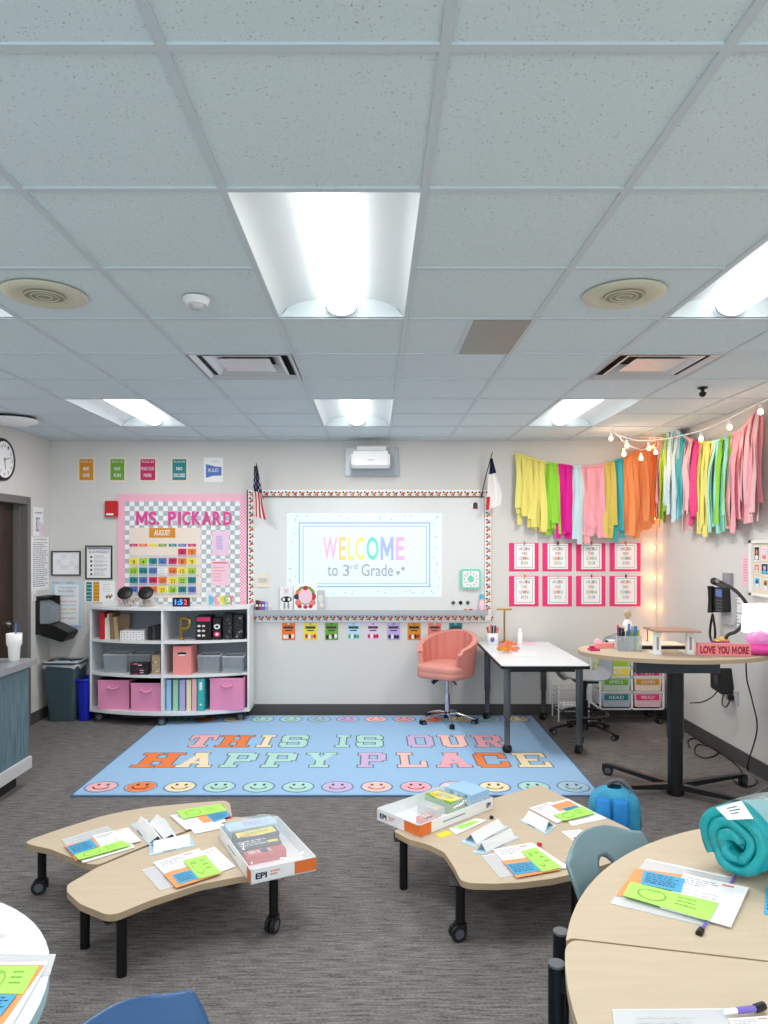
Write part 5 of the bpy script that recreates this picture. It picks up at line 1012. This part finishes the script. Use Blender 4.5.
# ================================================================ STANDING TABLE
zt=.985; tc=(2.14,5.08)
t=empty('standing_table',(tc[0],tc[1],0),'tall round maple table on one black column with four castor legs','table')
m=MB(); P=[(tc[0]+.67*math.cos(2*PI*i/80),tc[1]+.43*math.sin(2*PI*i/80)) for i in range(80)]; m.prism(P,zt-.028,zt,'maple',me='maple_edge'); m.build('tabletop',t)
mat('column_dark',(34,36,40),.35,.3); mat('brace_slate',(62,68,78),.4,.3)
m=MB(); m.box(1.79,2.36,4.84,4.90,.865,.957,'brace_slate'); m.box(1.93,2.3,4.84,5.2,.945,.957,'brace_slate'); m.build('brace',t)
m=MB(); m.tube([(2.10,4.95,.40),(2.10,4.95,.95)],.056,'column_dark',20); m.tube([(2.10,4.95,.02),(2.10,4.95,.42)],.050,'column_dark',20); m.tube([(2.10,4.95,.01),(2.10,4.95,.06)],.058,'black',20); m.build('column',t)
for (dx,dy) in ((-.34,.43),(-.50,-.09),(.57,.18),(.36,-.40)):
    a=math.atan2(dy,dx); L=math.hypot(dx,dy); T=rotT((2.10,4.95,0),a); m=MB(); v=[T(x,y,z) for x,w,z0,z1_ in ((.04,.026,.045,.085),(L,.018,.07,.09)) for y in (-w,w) for z in (z0,z1_)]
    m.add(v,[(0,1,3,2),(4,6,7,5),(0,4,5,1),(2,3,7,6),(1,5,7,3),(0,2,6,4)],'column_dark'); o=m.build('base_leg',t); caster(o,2.10+dx,4.95+dy,.038,a+.5)
zs=zt+.001
# organiser with pens
c=W(628.5,650,zs); t=empty('pen_organiser',c,'clear acrylic organiser holding coloured pens on the tall table','organiser')
m=MB()
for x0,x1 in ((-.085,-.03),(-.03,.03),(.03,.08)): 
    for a in ((x0,x0+.003,-.045,.045),(x1-.003,x1,-.045,.045),(x0,x1,-.045,-.042),(x0,x1,.042,.045)): m.box(c.x+a[0],c.x+a[1],c.y+a[2],c.y+a[3],zs,zs+.105,'clear')
m.box(c.x-.085,c.x+.08,c.y-.045,c.y+.045,zs,zs+.004,'clear'); m.build('cup',t)
rr=random.Random(21)
pc=['navy','blue','magenta','black','teal','turquoise','teal','lime','red','green','orange','yellow','blue','hot_pink','coral','lime','navy','sky']
pn=['navy','blue','magenta','black','teal','turquoise','dark teal','lime','red','green','orange','yellow','bright blue','hot pink','coral','light green','deep navy','sky blue']
for k,cn in enumerate(pc):
    x=c.x-.072+.145*((k*7)%18)/17; y=c.y+rr.uniform(-.03,.03); h=rr.uniform(.13,.18)+(.02 if k in(1,12) else 0); m=MB().tube([(x,y,zs+.006),(x+rr.uniform(-.02,.02),y+rr.uniform(-.01,.02),zs+h)],.008 if k%3 else .012,cn,8)
    tag(m.build('pen'),f'{pn[k]} pen standing in the clear organiser on the tall table','pen','pens in the clear organiser')
c=W(630,645,zs)+Vector((0,.05,0)); t=empty('wood_topped_bottle',c,'pale bottle with a round wooden stopper behind the pens','bottle')
MB().lathe([(.035,0),(.04,.02),(.04,.12),(.03,.17),(.014,.19)],c,'paper',18).build('bottle',t); MB().lathe([(.014,.185),(.014,.205),(.024,.215),(.026,.235),(.018,.255),(.0001,.26)],c,'tan',16).build('stopper',t)
m=MB(); fl=lambda u,v,n:Vector((c.x+u*.04,c.y-.0405-n,zs+.06+v*.08)); m.disc(fl,-.3,.3,.25,.3,.001,'coral',8); m.disc(fl,.3,.5,.25,.3,.001,'pastel_blue',8); m.build('label_art',t)
# laptop stand
t=empty('laptop_stand',D(670,651,5.0),'wood topped riser with two white legs on the tall table','riser')
a=D(651,630,4.98); b=D(694,634,4.90); zr=zs+.155; m=MB(); m.rprism([(1.93,4.86),(2.23,4.83),(2.23,5.08),(1.93,5.10)],zr,zr+.012,.01,'wood_rose' if 'wood_rose' in MATS else mat('wood_rose',(176,140,124),.5)); m.build('board',t)
for x in (1.958,2.185):
    m=MB(); m.box(x-.023,x+.023,4.90,4.93,zs+.006,zr,'white'); m.box(x-.008,x+.008,4.898,4.8995,zs+.03,zs+.12,'grey_line'); m.box(x-.023,x+.023,4.88,5.05,zs,zs+.0055,'white'); m.build('leg',t)
m=MB(); m.box(1.90,2.27,5.14,5.36,zs,zs+.022,'black'); m.box(1.905,2.265,5.145,5.355,zs+.022,zs+.028,'cream'); tag(m.build('tablet_dock'),'flat black and cream device behind the riser','device')
m=MB(); c=D(661,643,5.3); m.tube([(2.10,5.45,zs),(2.10,5.45,zs+.11)],.004,'black'); m.tube([(2.10,5.45,zs),(2.10,5.45,zs+.02)],.012,'black'); tag(m.build('antenna'),'tiny black upright stick behind the riser','stick')
c=W(642,648,zs)+Vector((.0,.22,0)); m=MB(); m.rprism([(c.x-.05,c.y),(c.x+.07,c.y),(c.x+.07,c.y+.06),(c.x-.05,c.y+.06)],zs,zs+.07,.02,'pastel_lav'); tag(m.build('tissue_pack'),'pale lavender pack between the pens and the riser','pack')
# sign
t=empty('block_sign',W(724.5,656,zs),'pink block sign with red lettering LOVE YOU MORE','sign')
mat('sign_pink',(238,142,150),.7); mat('sign_red',(160,20,40),.6); a=W(698,655.5,zs); b=W(751,656.5,zs); hgt=.084
fs=lambda u,v,n: a+(b-a)*u+Vector((0,-n,(1-v)*hgt)); m=MB(); m.slab(fs,0,1,1,0,-.035,0,'sign_pink'); m.build('block',t)
m=MB()
for w,u0,u1 in (('LOVE',.04,.33),('YOU',.37,.595),('M',.64,.73),('ORE',.745,.96)):
    m.text(fs,w,u0,.2,u1,.84,.001,'sign_red',.05)
m.build('lettering',t)
c=W(720.5,644,zs); c.y=5.12; c.x=(720.5-CX)*5.12/F
t=empty('snack_cup',c,'small purple cup heaped with yellow sweets on the tall table','cup'); MB().lathe([(.042,0),(.058,.06),(.06,.065),(.05,.06),(.035,.01)],c,'cup_purple' if 'cup_purple' in MATS else mat('cup_purple',(150,60,130),.5,var=.4,vscale=30),20).build('cup',t)
m=MB(); 
for i in range(26): r_=rr.uniform(0,.042); q=rr.uniform(0,6.28); m.ball((c.x+r_*math.cos(q),c.y+r_*math.sin(q),c.z+.058+(.045-r_)*.6),.012,('amber','yellow','tan','orange')[i%4],6)
tag(m.build('sweets',t),kind='stuff')
# pink bag
c=W(764,656,zs); t=empty('pink_bag',c,'crumpled hot pink gift bag beside the block sign','bag'); mat('bag_pink',(240,70,170),.35,coat=.3); mat('bag_pale',(244,150,214),.35,coat=.3)
def blob(cx,cy,cz,rx_,ry_,rz_,sd,mm,m):
    m.grid(lambda u,v: Vector((cx+rx_*math.sin(PI*v)*math.cos(2*PI*u)*(1+.12*math.sin(u*2*PI*5+sd+v*6)),cy+ry_*math.sin(PI*v)*math.sin(2*PI*u)*(1+.1*math.sin(u*2*PI*4+sd)),cz-rz_*math.cos(PI*v)*(1+.08*math.sin(u*2*PI*3+v*9)))),36,18,mm)
m=MB(); blob(c.x+.02,c.y+.06,zs+.04,.12,.08,.04,1,'bag_pink',m); m.build('bag_base',t); m=MB(); blob(c.x+.03,c.y+.08,zs+.105,.10,.07,.06,2,'bag_pale',m); m.build('bag_top',t)
# stapler + boxes
c=W(597,648,zs); t=empty('tape_dispenser',c,'pink tape dispenser at the left end of the tall table','dispenser')
m=MB(); m.rprism([(c.x-.01,c.y-.02),(c.x+.13,c.y-.0),(c.x+.13,c.y+.05),(c.x-.01,c.y+.04)],zs,zs+.035,.012,'coral_pink'); m.build('body',t); m=MB(); m.lathe([(.03,-.012),(.03,.012)],(0,0,0),'pale_pink',18,T=lambda x,y,z:Vector((c.x+.015+x,c.y+.02+z,zs+.035+y))); m.build('tape_roll',t)
m=MB(); c=W(592,650.5,zs); m.rprism([(c.x-.02,c.y-.03),(c.x+.05,c.y-.03),(c.x+.05,c.y+.05),(c.x-.02,c.y+.05)],zs,zs+.012,.01,'magenta'); m.box(c.x-.01,c.x+.02,c.y,c.y+.03,zs+.012,zs+.03,'red'); tag(m.build('stamp_pad'),'small dark pink pad before the tape dispenser','stamp pad')
m=MB(); c=W(613,644.5,zs); m.rprism([(c.x-.04,c.y),(c.x+.05,c.y),(c.x+.05,c.y+.06),(c.x-.04,c.y+.06)],zs,zs+.03,.01,'white'); m.box(c.x-.042,c.x-.036,c.y,c.y+.05,zs,zs+.03,'dark_line'); tag(m.build('small_white_box'),'small white box behind the pens, left side of the tall table','box')
# document camera and lamp
t=empty('document_camera',(2.62,5.3,zs),'black gooseneck document camera bending over the tall table','document camera')
m=MB(); m.rprism([(2.42,5.20),(2.68,5.20),(2.68,5.34),(2.42,5.34)],zs,zs+.02,.02,'black'); m.build('base',t)
g=[Vector((2.62,5.30,zs+.02)),Vector((2.64,5.30,zs+.08)),D(738,630,5.3),D(748,614,5.3),D(746,603,5.25),D(737,592,5.2),D(728,586,5.15),D(723,584,5.1)]
sm=[]
for i in range(len(g)-1):
    for k in range(5):
        p0=g[max(0,i-1)];p1=g[i];p2=g[i+1];p3=g[min(len(g)-1,i+2)];s_=k/5; sm.append(.5*((2*p1)+(p2-p0)*s_+(2*p0-5*p1+4*p2-p3)*s_*s_+(3*p1-p0-3*p2+p3)*s_**3))
sm.append(g[-1]); MB().tube(sm,.013,'black',10).build('arm',t)
a=D(724,585.5,5.12); b=D(712.5,580.5,5.05); MB().tube([a,a+(b-a)*.1,b-(b-a)*.08,b],[.014,.024,.026,.018],'black',12).build('head',t)
m=MB(); m.lathe([(.016,0),(.0001,.002)],(0,0,0),'grey_line',10,T=lambda x,y,z:Vector((b.x+.02+x,b.y-.028-z,b.z+y))); m.build('lens',t)
t=empty('desk_lamp',(2.72,5.02,zs),'table lamp with a bright white drum shade at the right edge','lamp')
mat('shade_lit',(255,255,255),.6,emit=1.6); m=MB(); x0=D(743.5,0,5.0).x; 
m.lathe([(.135,D(0,632,5).z),(.125,D(0,605,5).z)],(x0+.135,5.0,0),'shade_lit',30); m.build('shade',t)
MB().lathe([(.06,0),(.06,.012),(.012,.03),(.012,.2)],(x0+.135,5.0,zs),'bag_pale',18).build('stem',t)
# ================================================================ DRAWER CART
t=empty('drawer_cart',(2.49,7.0,0),'white framed rolling cart of colourful labelled plastic drawers under the tall table','drawer cart')
d=6.90; zf=lambda py: pz(py,d); xf=lambda px: ppx(px,d)
m=MB()
for px in (600.5,632,663.5): m.box(xf(px)-.009,xf(px)+.009,d,d+.02,.14,.68,'white'); m.box(xf(px)-.009,xf(px)+.009,d+.30,d+.32,.14,.68,'white')
for py in (658,667.5,677,692,709): m.box(xf(600.5),xf(663.5),d,d+.015,zf(py)-.008,zf(py)+.004,'white'); 
for px in (600.5,632,663.5):
    for py in (658,709): m.box(xf(px)-.008,xf(px)+.008,d,d+.32,zf(py)-.008,zf(py)+.004,'white')
m.build('frame',t)
mat('drawer_clear',(216,222,226),.3,alpha=.8)
for n_,c_ in (('lime',(214,226,150)),('yellow',(232,228,150)),('green',(196,212,190)),('teal',(186,192,208)),('hot_pink',(236,196,206)),('magenta',(236,190,200)),('amber',(238,218,200))): mat('drawer_'+n_,c_,.35)
for (a,b,y0,y1,c,w) in ((602,631,659,667,'lime',''),(602,631,668.5,676.5,'yellow','MATH'),(602,631,678.5,691,'green','SPELL'),(602,631,693.5,707,'teal','READ'),(634,662,659,667,'hot_pink',''),(634,662,668.5,676.5,'magenta','ART'),(634,662,678.5,691,'amber','COPIES'),(634,662,693.5,707,'hot_pink','FREE PLAY')):
    f=lambda u,v,n,a=a,b=b,y0=y0,y1=y1: Vector((xf(a)+(xf(b)-xf(a))*u,d-n,zf(y0)+(zf(y1)-zf(y0))*v))
    m=MB(); m.poly(f,[(0,0),(1,0),(.94,1),(.06,1)],.0,'drawer_'+c); m.slab(f,0.04,.96,.96,0,-.28,-.004,'drawer_'+c); o=m.build('drawer',t)
    m=MB(); hh=.45 if y1-y0>9 else .8; m.slab(f,.08,hh+.04,.9,.06,.0,.003,c); 
    if w: m.text(f,w,.25,.17,.75,hh-.06,.004,'white',0)
    m.build('drawer_label',o)
for px in (603,661):
    for dy in (.02,.3): caster(t,xf(px),d+dy,.03,.3)
# wire baskets
t=empty('wire_drawers',(2.0,7.12,0),'white wire basket drawers behind the stool','wire basket')
m=MB(); x0,x1,y0,y1=1.82,2.12,7.0,7.24
for z in (.10,.14,.18,.22,.27,.31): m.tube([(x0,y0,z),(x1,y0,z),(x1,y1,z),(x0,y1,z),(x0,y0,z)],.004,'lightgrey',5,False)
for i in range(9): m.tube([(x0+(x1-x0)*i/8,y0,.10),(x0+(x1-x0)*i/8,y0,.31)],.003,'lightgrey',5)
m.build('basket',t); m=MB()
for x in (x0,x1):
    for y in (y0,y1): m.tube([(x,y,0),(x,y,.36)],.007,'white',6)
m.build('frame',t)
m=MB(); m.box(1.86,2.08,7.04,7.2,.105,.15,'paper'); tag(m.build('paper_stack'),'white papers lying in the wire basket','papers')
# ================================================================ RIGHT WALL
fr2=lambda u,v,n: Vector((XR-n,F*XR/(u-CX),HC+(CY-v)*XR/(u-CX)))
def RWy(px): return F*XR/(px-CX)
t=empty('wall_phone',(XR,RWy(722),1.40),'black corded desk phone mounted on the right wall','telephone')
yc=RWy(727); zc=HC+(CY-600)*yc/F
m=MB(); m.box(XR-.03,XR,yc-.16,yc+.02,zc-.19,zc+.10,'lightgrey'); m.build('wall_bracket',t)
m=MB(); m.rprism([(yc-.13,zc-.09),(yc+.10,zc-.11),(yc+.11,zc+.10),(yc-.11,zc+.11)],XR-.09,XR-.03,.03,'black',T=lambda a,b,c:Vector((c,a,b))); m.build('body',t)
m=MB(); m.box(XR-.094,XR-.089,yc-.10,yc+.0,zc+.03,zc+.09,'led_blue2' if 'led_blue2' in MATS else mat('led_blue2',(90,120,190),.3)); 
for i in range(4):
    for j in range(3): m.box(XR-.095,XR-.089,yc-.10+j*.035,yc-.078+j*.035,zc-.085+i*.026,zc-.07+i*.026,'wheel_grey')
m.build('keypad',t)
m=MB(); P=[Vector((XR-.10,yc+.075,zc+z_)) for z_ in (-.11,-.08,0,.08,.11)]; m.tube(P,[.026,.022,.018,.022,.026],'black',10); m.build('handset',t)
m=MB(); P=[Vector((XR-.10+.01*math.sin(i*1.3),yc+.06-.05*math.sin(i*PI/20*1.0)*math.cos(i*.3),zc-.12-.20*math.sin(i*PI/20))) for i in range(21)]
P=[Vector((XR-.09,yc+.06+.045*math.sin(2*PI*i/20*1.0)*(1 if i<10 else 1),zc-.12-.23*math.sin(PI*i/20)+.004*math.sin(i*3))) for i in range(21)]; m.tube(P,.010,'black',8); m.build('cord',t)
f=fWall('R',728,744,594,627); m=MB(); m.slab(f,0,1,1,0,.001,.003,'paper'); m.lines(f,.08,.05,.92,.95,9,.004,'dark_line',.25,3); tag(m.build('phone_list'),'white lined phone list hanging beside the wall phone','notice')
f=fWall('R',726,733.5,573,590); m=MB(); m.slab(f,0,1,1,0,.001,.03,'grey_line'); tag(m.build('file_holder'),'small grey holder above the phone list','holder')
f=fWall('R',742,752,556,586); m=MB(); m.slab(f,0,1,1,0,.001,.003,'pale_pink'); m.lines(f,.2,.1,.8,.9,9,.004,'coral',.25,3); tag(m.build('pink_list'),'narrow pale pink list left of the photo board','notice')
t=empty('photo_board',(XR,RWy(775),1.55),'white framed board of photographs at the right edge','photo board')
f=fWall('R',753,800,540,598); mat('board_cream',(226,214,192),.8); m=MB(); m.slab(f,.0,1,1,0,.001,.02,'board_cream'); m.build('panel',t)
m=MB(); 
for q in ((0,1,1,.95),(0,.05,1,0),(0,1,.06,0),(.94,1,1,0)): m.slab(f,*q,.02,.035,'white')
m.build('frame',t)
for k,(q,cs_) in enumerate((((.1,.38,.22,.1),['black','coral','white']),((.26,.36,.4,.12),['pale_pink','white','coral']),((.1,.6,.22,.42),['coral','pale_pink','cream']),((.26,.62,.42,.4),['navy','lightgrey','sky']),((.1,.86,.24,.66),['sky','navy','white']),((.3,.88,.42,.68),['tan','black','white']))):
    m=MB(); m.slab(f,*q,.021,.023,'paper'); w=q[2]-q[0]; h=q[1]-q[3]; m.rect(f,q[0]+w*.08,q[1]-h*.08,q[2]-w*.08,q[3]+h*.08,.0235,cs_[0]); m.disc(f,q[0]+w*.5,q[3]+h*.4,w*.2,h*.18,.024,cs_[1],10); m.disc(f,q[0]+w*.5,q[3]+h*.75,w*.33,h*.16,.024,cs_[2],10)
    tag(m.build('photograph'),['dark and red portrait photo, top left','pink toned photo, top right','reddish pink photo, middle left','navy and grey photo, middle right','sky blue beach photo, bottom left','tan and black photo, bottom right'][k]+' of the visible board','photograph','photographs on the white framed board')
yc=RWy(728); zc=HC+(CY-680)*yc/F
m=MB(); m.rprism([(yc-.11,zc-.10),(yc+.09,zc-.08),(yc+.10,zc+.07),(yc-.06,zc+.11)],XR-.10,XR-.001,.02,'black',T=lambda a,b,c:Vector((c,a,b))); m.box(XR-.105,XR-.1,yc-.05,yc+.02,zc-.03,zc+.04,'dark_line'); tag(m.build('power_adapter'),'black power unit fixed low on the right wall','power adapter')
f=fWall('R',730,739,690,703); t=empty('wall_outlet',f(.5,1,0),'grey wall outlet with a plug under the black power unit','outlet'); MB().slab(f,0,1,1,0,.001,.008,'lightgrey').build('plate',t); m=MB().slab(f,.2,.8,.6,.45,.008,.035,'black'); m.build('plug',t)
def cable(P,nm,lab,r=.005):
    sm=[]; g=[Vector((min(p[0],XR-.02),p[1],p[2])) for p in P]
    for i in range(len(g)-1):
        for k in range(6):
            p0=g[max(0,i-1)];p1=g[i];p2=g[i+1];p3=g[min(len(g)-1,i+2)];s_=k/6; sm.append(.5*((2*p1)+(p2-p0)*s_+(2*p0-5*p1+4*p2-p3)*s_*s_+(3*p1-p0-3*p2+p3)*s_**3))
    sm.append(g[-1]); tag(MB().tube(sm,r,'black',6).build(nm),lab,'cable','black cables')
h=.007
cable([D(746,662,4.9),D(747,680,4.95),D(752,700,4.95),D(757,730,4.9),W(762,768,.02),W(757,782,h),W(745,787,h),W(736,782,h),W(733,779,h)],'power_cable','long black cable hanging from the tall table to the floor')
cable([D(718,690,5.75),D(712,697,5.7),D(702,702,5.72),D(690,703,5.8)],'power_cable','short black cable looping left from the power unit')
cable([D(724,692,5.75),D(722,703,5.7),D(726,707,5.65),D(730,700,5.72),D(734,698,5.78)],'power_cable','short curled black cable by the outlet')
cable([W(690,748,h),W(688,741,h),W(702,738,h),W(718,742,h),W(722,752,h),W(706,758,h),W(695,753,h),W(697,745,h),W(712,746,h),W(730,752,h),W(738,758,h),W(741,770,h),W(738,776,h)],'power_cable','tangled black cable on the carpet behind the table column')
# ================================================================ TASSEL GARLANDS
gc={'yellow':((236,224,120),'g_ye'),'lime':((150,215,60),'g_li'),'magenta':((225,20,150),'g_ma'),'ice':((206,232,240),'g_ic'),'pink':((250,172,184),'g_pi'),'gold':((224,204,100),'g_go'),'teal':((60,185,195),'g_te'),'orange':((255,160,100),'g_or'),'blush':((248,196,200),'g_bl'),'mint':((160,232,216),'g_mi'),'hot':((244,70,140),'g_ho'),'leaf':((168,208,70),'g_le'),'deep_orange':((246,128,70),'g_do')}
for c,n_ in gc.values():
    mat(n_,c,.8,bump=.6,bscale=26,stretch=(9,9,.25))
def garland(lab,P,tass,nrm):
    # P(px) -> world point of the cord; tass: (x0,x1,bottom_y,color)
    xs_=[a[0] for a in tass]+[tass[-1][1]]; t=empty('tassel_garland',P((xs_[0]+xs_[-1])/2),lab,'garland','fabric tassel garlands')
    m=MB().tube([P(xs_[0]+(xs_[-1]-xs_[0])*i/40)+Vector((0,0,.0)) for i in range(41)],.006,'cream',6); m.build('cord',t)
    rr=random.Random(int(xs_[0])); along=(P(xs_[-1])-P(xs_[0])); along.z=0; along.normalize()
    for (x0,x1,yb,c) in tass:
        m=MB(); w=(P(x1)-P(x0)); w.z=0; wl=w.length; k=max(4,int(wl/.014)); 
        for i in range(k):
            u=(i+.5)/k; top=P(x0+(x1-x0)*u); ybz=P(x0+(x1-x0)*u,yb).z; zb_=ybz+rr.uniform(-.06,.15); off=nrm*(rr.uniform(0,.05)); rw=rr.uniform(.018,.03); dr=along*rr.uniform(-.022,.022); ph=rr.uniform(0,6.3); n=10; v=[]
            tl=(along+nrm*rr.uniform(-.5,.5)).normalized()
            for j in range(n+1):
                s_=j/n; p=top+Vector((0,0,.012))+off*min(1,s_*3)+dr*s_+along*.008*math.sin(ph+s_*5)+nrm*.008*math.sin(ph*2+s_*7); p.z=(top.z+.012)*(1-s_)+zb_*s_; ww=rw*(.6+.55*min(1,s_*2)); v+=[p-tl*ww,p+nrm*.006*math.sin(ph+1),p+tl*ww]
            m.add(v,[(3*j+a,3*j+a+1,3*j+a+4,3*j+a+3) for j in range(n) for a in (0,1)],gc[c][1],True)
        m.tube([P(x0)+Vector((0,0,.0))+nrm*.004,P((x0+x1)/2)+nrm*.006,P(x1)+nrm*.004],.014,gc[c][1],8); m.build('tassel',t)
def interp(x,K):
    for (a,b),(c,d_) in zip(K[:-1],K[1:]):
        if x<=c or (c,d_)==K[-1]: return b+(d_-b)*(x-a)/(c-a)
KB=[(514,453),(520,455),(546,463),(575,467),(600,466),(622,459),(640,450),(655,444),(662,440)]
dgl=YB-.07
PB=lambda px,py=None: D(px,interp(px,KB) if py is None else py,dgl)
garland('left tassel garland on the back wall, yellow through magenta and teal to orange',PB,[(516,531,519,'yellow'),(531,545.5,528,'yellow'),(546.5,557.5,534,'lime'),(558.5,572,534,'magenta'),(573,581,540,'ice'),(582,592,538,'pink'),(592,603.5,540,'pink'),(604,613,534,'gold'),(614,622.5,537,'teal'),(624,638,533,'orange'),(638,649,528,'orange'),(649,656,520,'deep_orange')],Vector((0,-1,0)))
KR=[(659,443),(664,440),(668,432),(672,427),(677,430),(684,436),(694,441),(706,443),(718,441),(730,437),(742,430),(752,419),(757,411),(763,404)]
def PR(px,py=None):
    X=XR-.07; y=F*X/(px-CX); return Vector((X,y,HC+(CY-(interp(px,KR) if py is None else py))*y/F))
garland('right tassel garland on the side wall, pale blue through yellow to pink',PR,[(660,663.5,512,'pink'),(663.5,668,524,'leaf'),(668,674,514,'ice'),(674,681.5,520,'ice'),(681.5,686,514,'teal'),(686,695,527,'blush'),(694,700,524,'hot'),(700,707,531,'yellow'),(707,714,530,'yellow'),(714,722,532,'mint'),(721,727,520,'lime'),(724,732,530,'mint'),(727,733,520,'lime'),(733,742,528,'pink'),(742,750,520,'pink'),(750,761,515,'blush'),(753,761,512,'pink')],Vector((-1,0,0)))
m=MB(); 
for k,(px,py) in enumerate(((656,450),(657,453),(697,470),(716,460))): pass
for k,px in enumerate((655.5,656.8)):
    P=[D(px+.6*math.sin(i*.9),447+i*8,7.12) for i in range(10)]; m.tube(P,.006,'brass',5)
tag(m.build('gold_tinsel'),'gold tinsel strands in the corner between the garlands','tinsel')
# ================================================================ STRING LIGHTS
t=empty('bulb_string',D(690,433,6.0),'white cord of large round party bulbs strung under the ceiling at right','string lights')
g=[D(611,430,6.55),D(618,435,6.5),D(627,438,6.45),D(638,440.5,6.45),D(649,440.5,6.4),D(668,438.5,6.25),D(688,434,6.05),D(701,430.5,5.9),D(716,424.5,5.65),D(729,418.5,5.4),D(745,410,5.2),D(760,402.5,4.98),D(775,396,4.8)]
MB().tube(g,.006,'white',6).build('cord',t)
g2=[D(618,435,6.5),D(623,441,6.55),D(631,446.5,6.62),D(641,450,6.7),D(650,447,6.75),D(657,442,6.8)]; MB().tube(g2,.005,'white',6).build('cord',t)
bulbs=[D(611,433,6.55),D(627,440,6.45),D(649,442.5,6.4),D(701,432.5,5.9),D(729.5,420.5,5.4),D(760.5,404.5,4.98),D(624,448.5,6.56),D(641,453,6.7),D(655.5,447,6.78)]
for b in bulbs:
    m=MB().lathe([(.012,.0),(.013,-.03),(.010,-.034)],b,'white',10); s_=m.build('socket',t); MB().lathe([(.008,-.03),(.016,-.042),(.019,-.055),(.013,-.068),(.0001,-.073)],b,'bulb',14).build('bulb',s_)
t=empty('fairy_lights',(2.84,7.2,1.1),'thin strand of warm fairy lights running down the corner by the signs','string lights')
P=[Vector((2.86+.004*math.sin(i*1.7),7.235,2.62-i*.075)) for i in range(22)]; MB().tube(P,.0025,'lightgrey',5).build('wire',t)
fl_z=[(447,'a'),(470,'a'),(496,'a'),(519,'a'),(548,'a'),(578,'a'),(607,'a'),(640,'a')]
for k,(py,_) in enumerate(fl_z):
    c=Vector((2.855,7.228,HC+(CY-py)*7.228/F)); m=MB().ball(c,.0105,'warm_bulb',8); m.build('bulb',t)
    l=bpy.data.lights.new('corner_bulb_glow','POINT'); l.energy=.26 if k>2 else 1.3; l.color=(1,.42,.14); l.shadow_soft_size=.012; o=bpy.data.objects.new('corner_bulb_glow',l); COL.objects.link(o); o.location=c+Vector((-.03,-.03,0))
for b in bulbs:
    l=bpy.data.lights.new('party_bulb_glow','POINT'); l.energy=.5; l.color=(1,.6,.36); l.shadow_soft_size=.03; o=bpy.data.objects.new('party_bulb_glow',l); COL.objects.link(o); o.location=b+Vector((0,0,-.12))
# ================================================================ LIGHT, CAMERA
w=bpy.data.worlds.new('world'); sc.world=w; w.use_nodes=True; bg=w.node_tree.nodes['Background']; bg.inputs[0].default_value=(.72,.9,1,1); bg.inputs[1].default_value=1.0
l=bpy.data.lights.new('added_daylight','AREA'); l.shape='RECTANGLE'; l.size=4.4; l.size_y=1.5; l.energy=150; l.color=(.78,.95,1); o=bpy.data.objects.new('added_daylight',l); COL.objects.link(o); o.location=(-.1,-3.2,1.7); o.rotation_euler=(R(90),0,0)  # area lamp added outside the rear opening to brighten the ceiling
for k,(x,y) in enumerate(troffers):
    l=bpy.data.lights.new('troffer_lamp','AREA'); l.shape='RECTANGLE'; l.size=.12; l.size_y=1.1; l.energy=17; l.color=(1,.985,.96); o=bpy.data.objects.new('troffer_lamp',l); COL.objects.link(o); o.location=(x+.305,y+.613,ZC+.0035)
cam=bpy.data.cameras.new('camera'); co=bpy.data.objects.new('camera',cam); COL.objects.link(co); sc.camera=co
co.location=(0,0,HC); co.rotation_euler=(R(90),0,0); cam.sensor_fit='VERTICAL'; cam.sensor_height=36; cam.sensor_width=27; cam.lens=F/1024*36; cam.shift_x=10/1024; cam.shift_y=33/1024; cam.clip_start=.05
sc.view_settings.view_transform='Standard'; sc.view_settings.look='None'; sc.view_settings.gamma=1; sc.view_settings.use_curve_mapping=False; sc.view_settings.exposure=.3
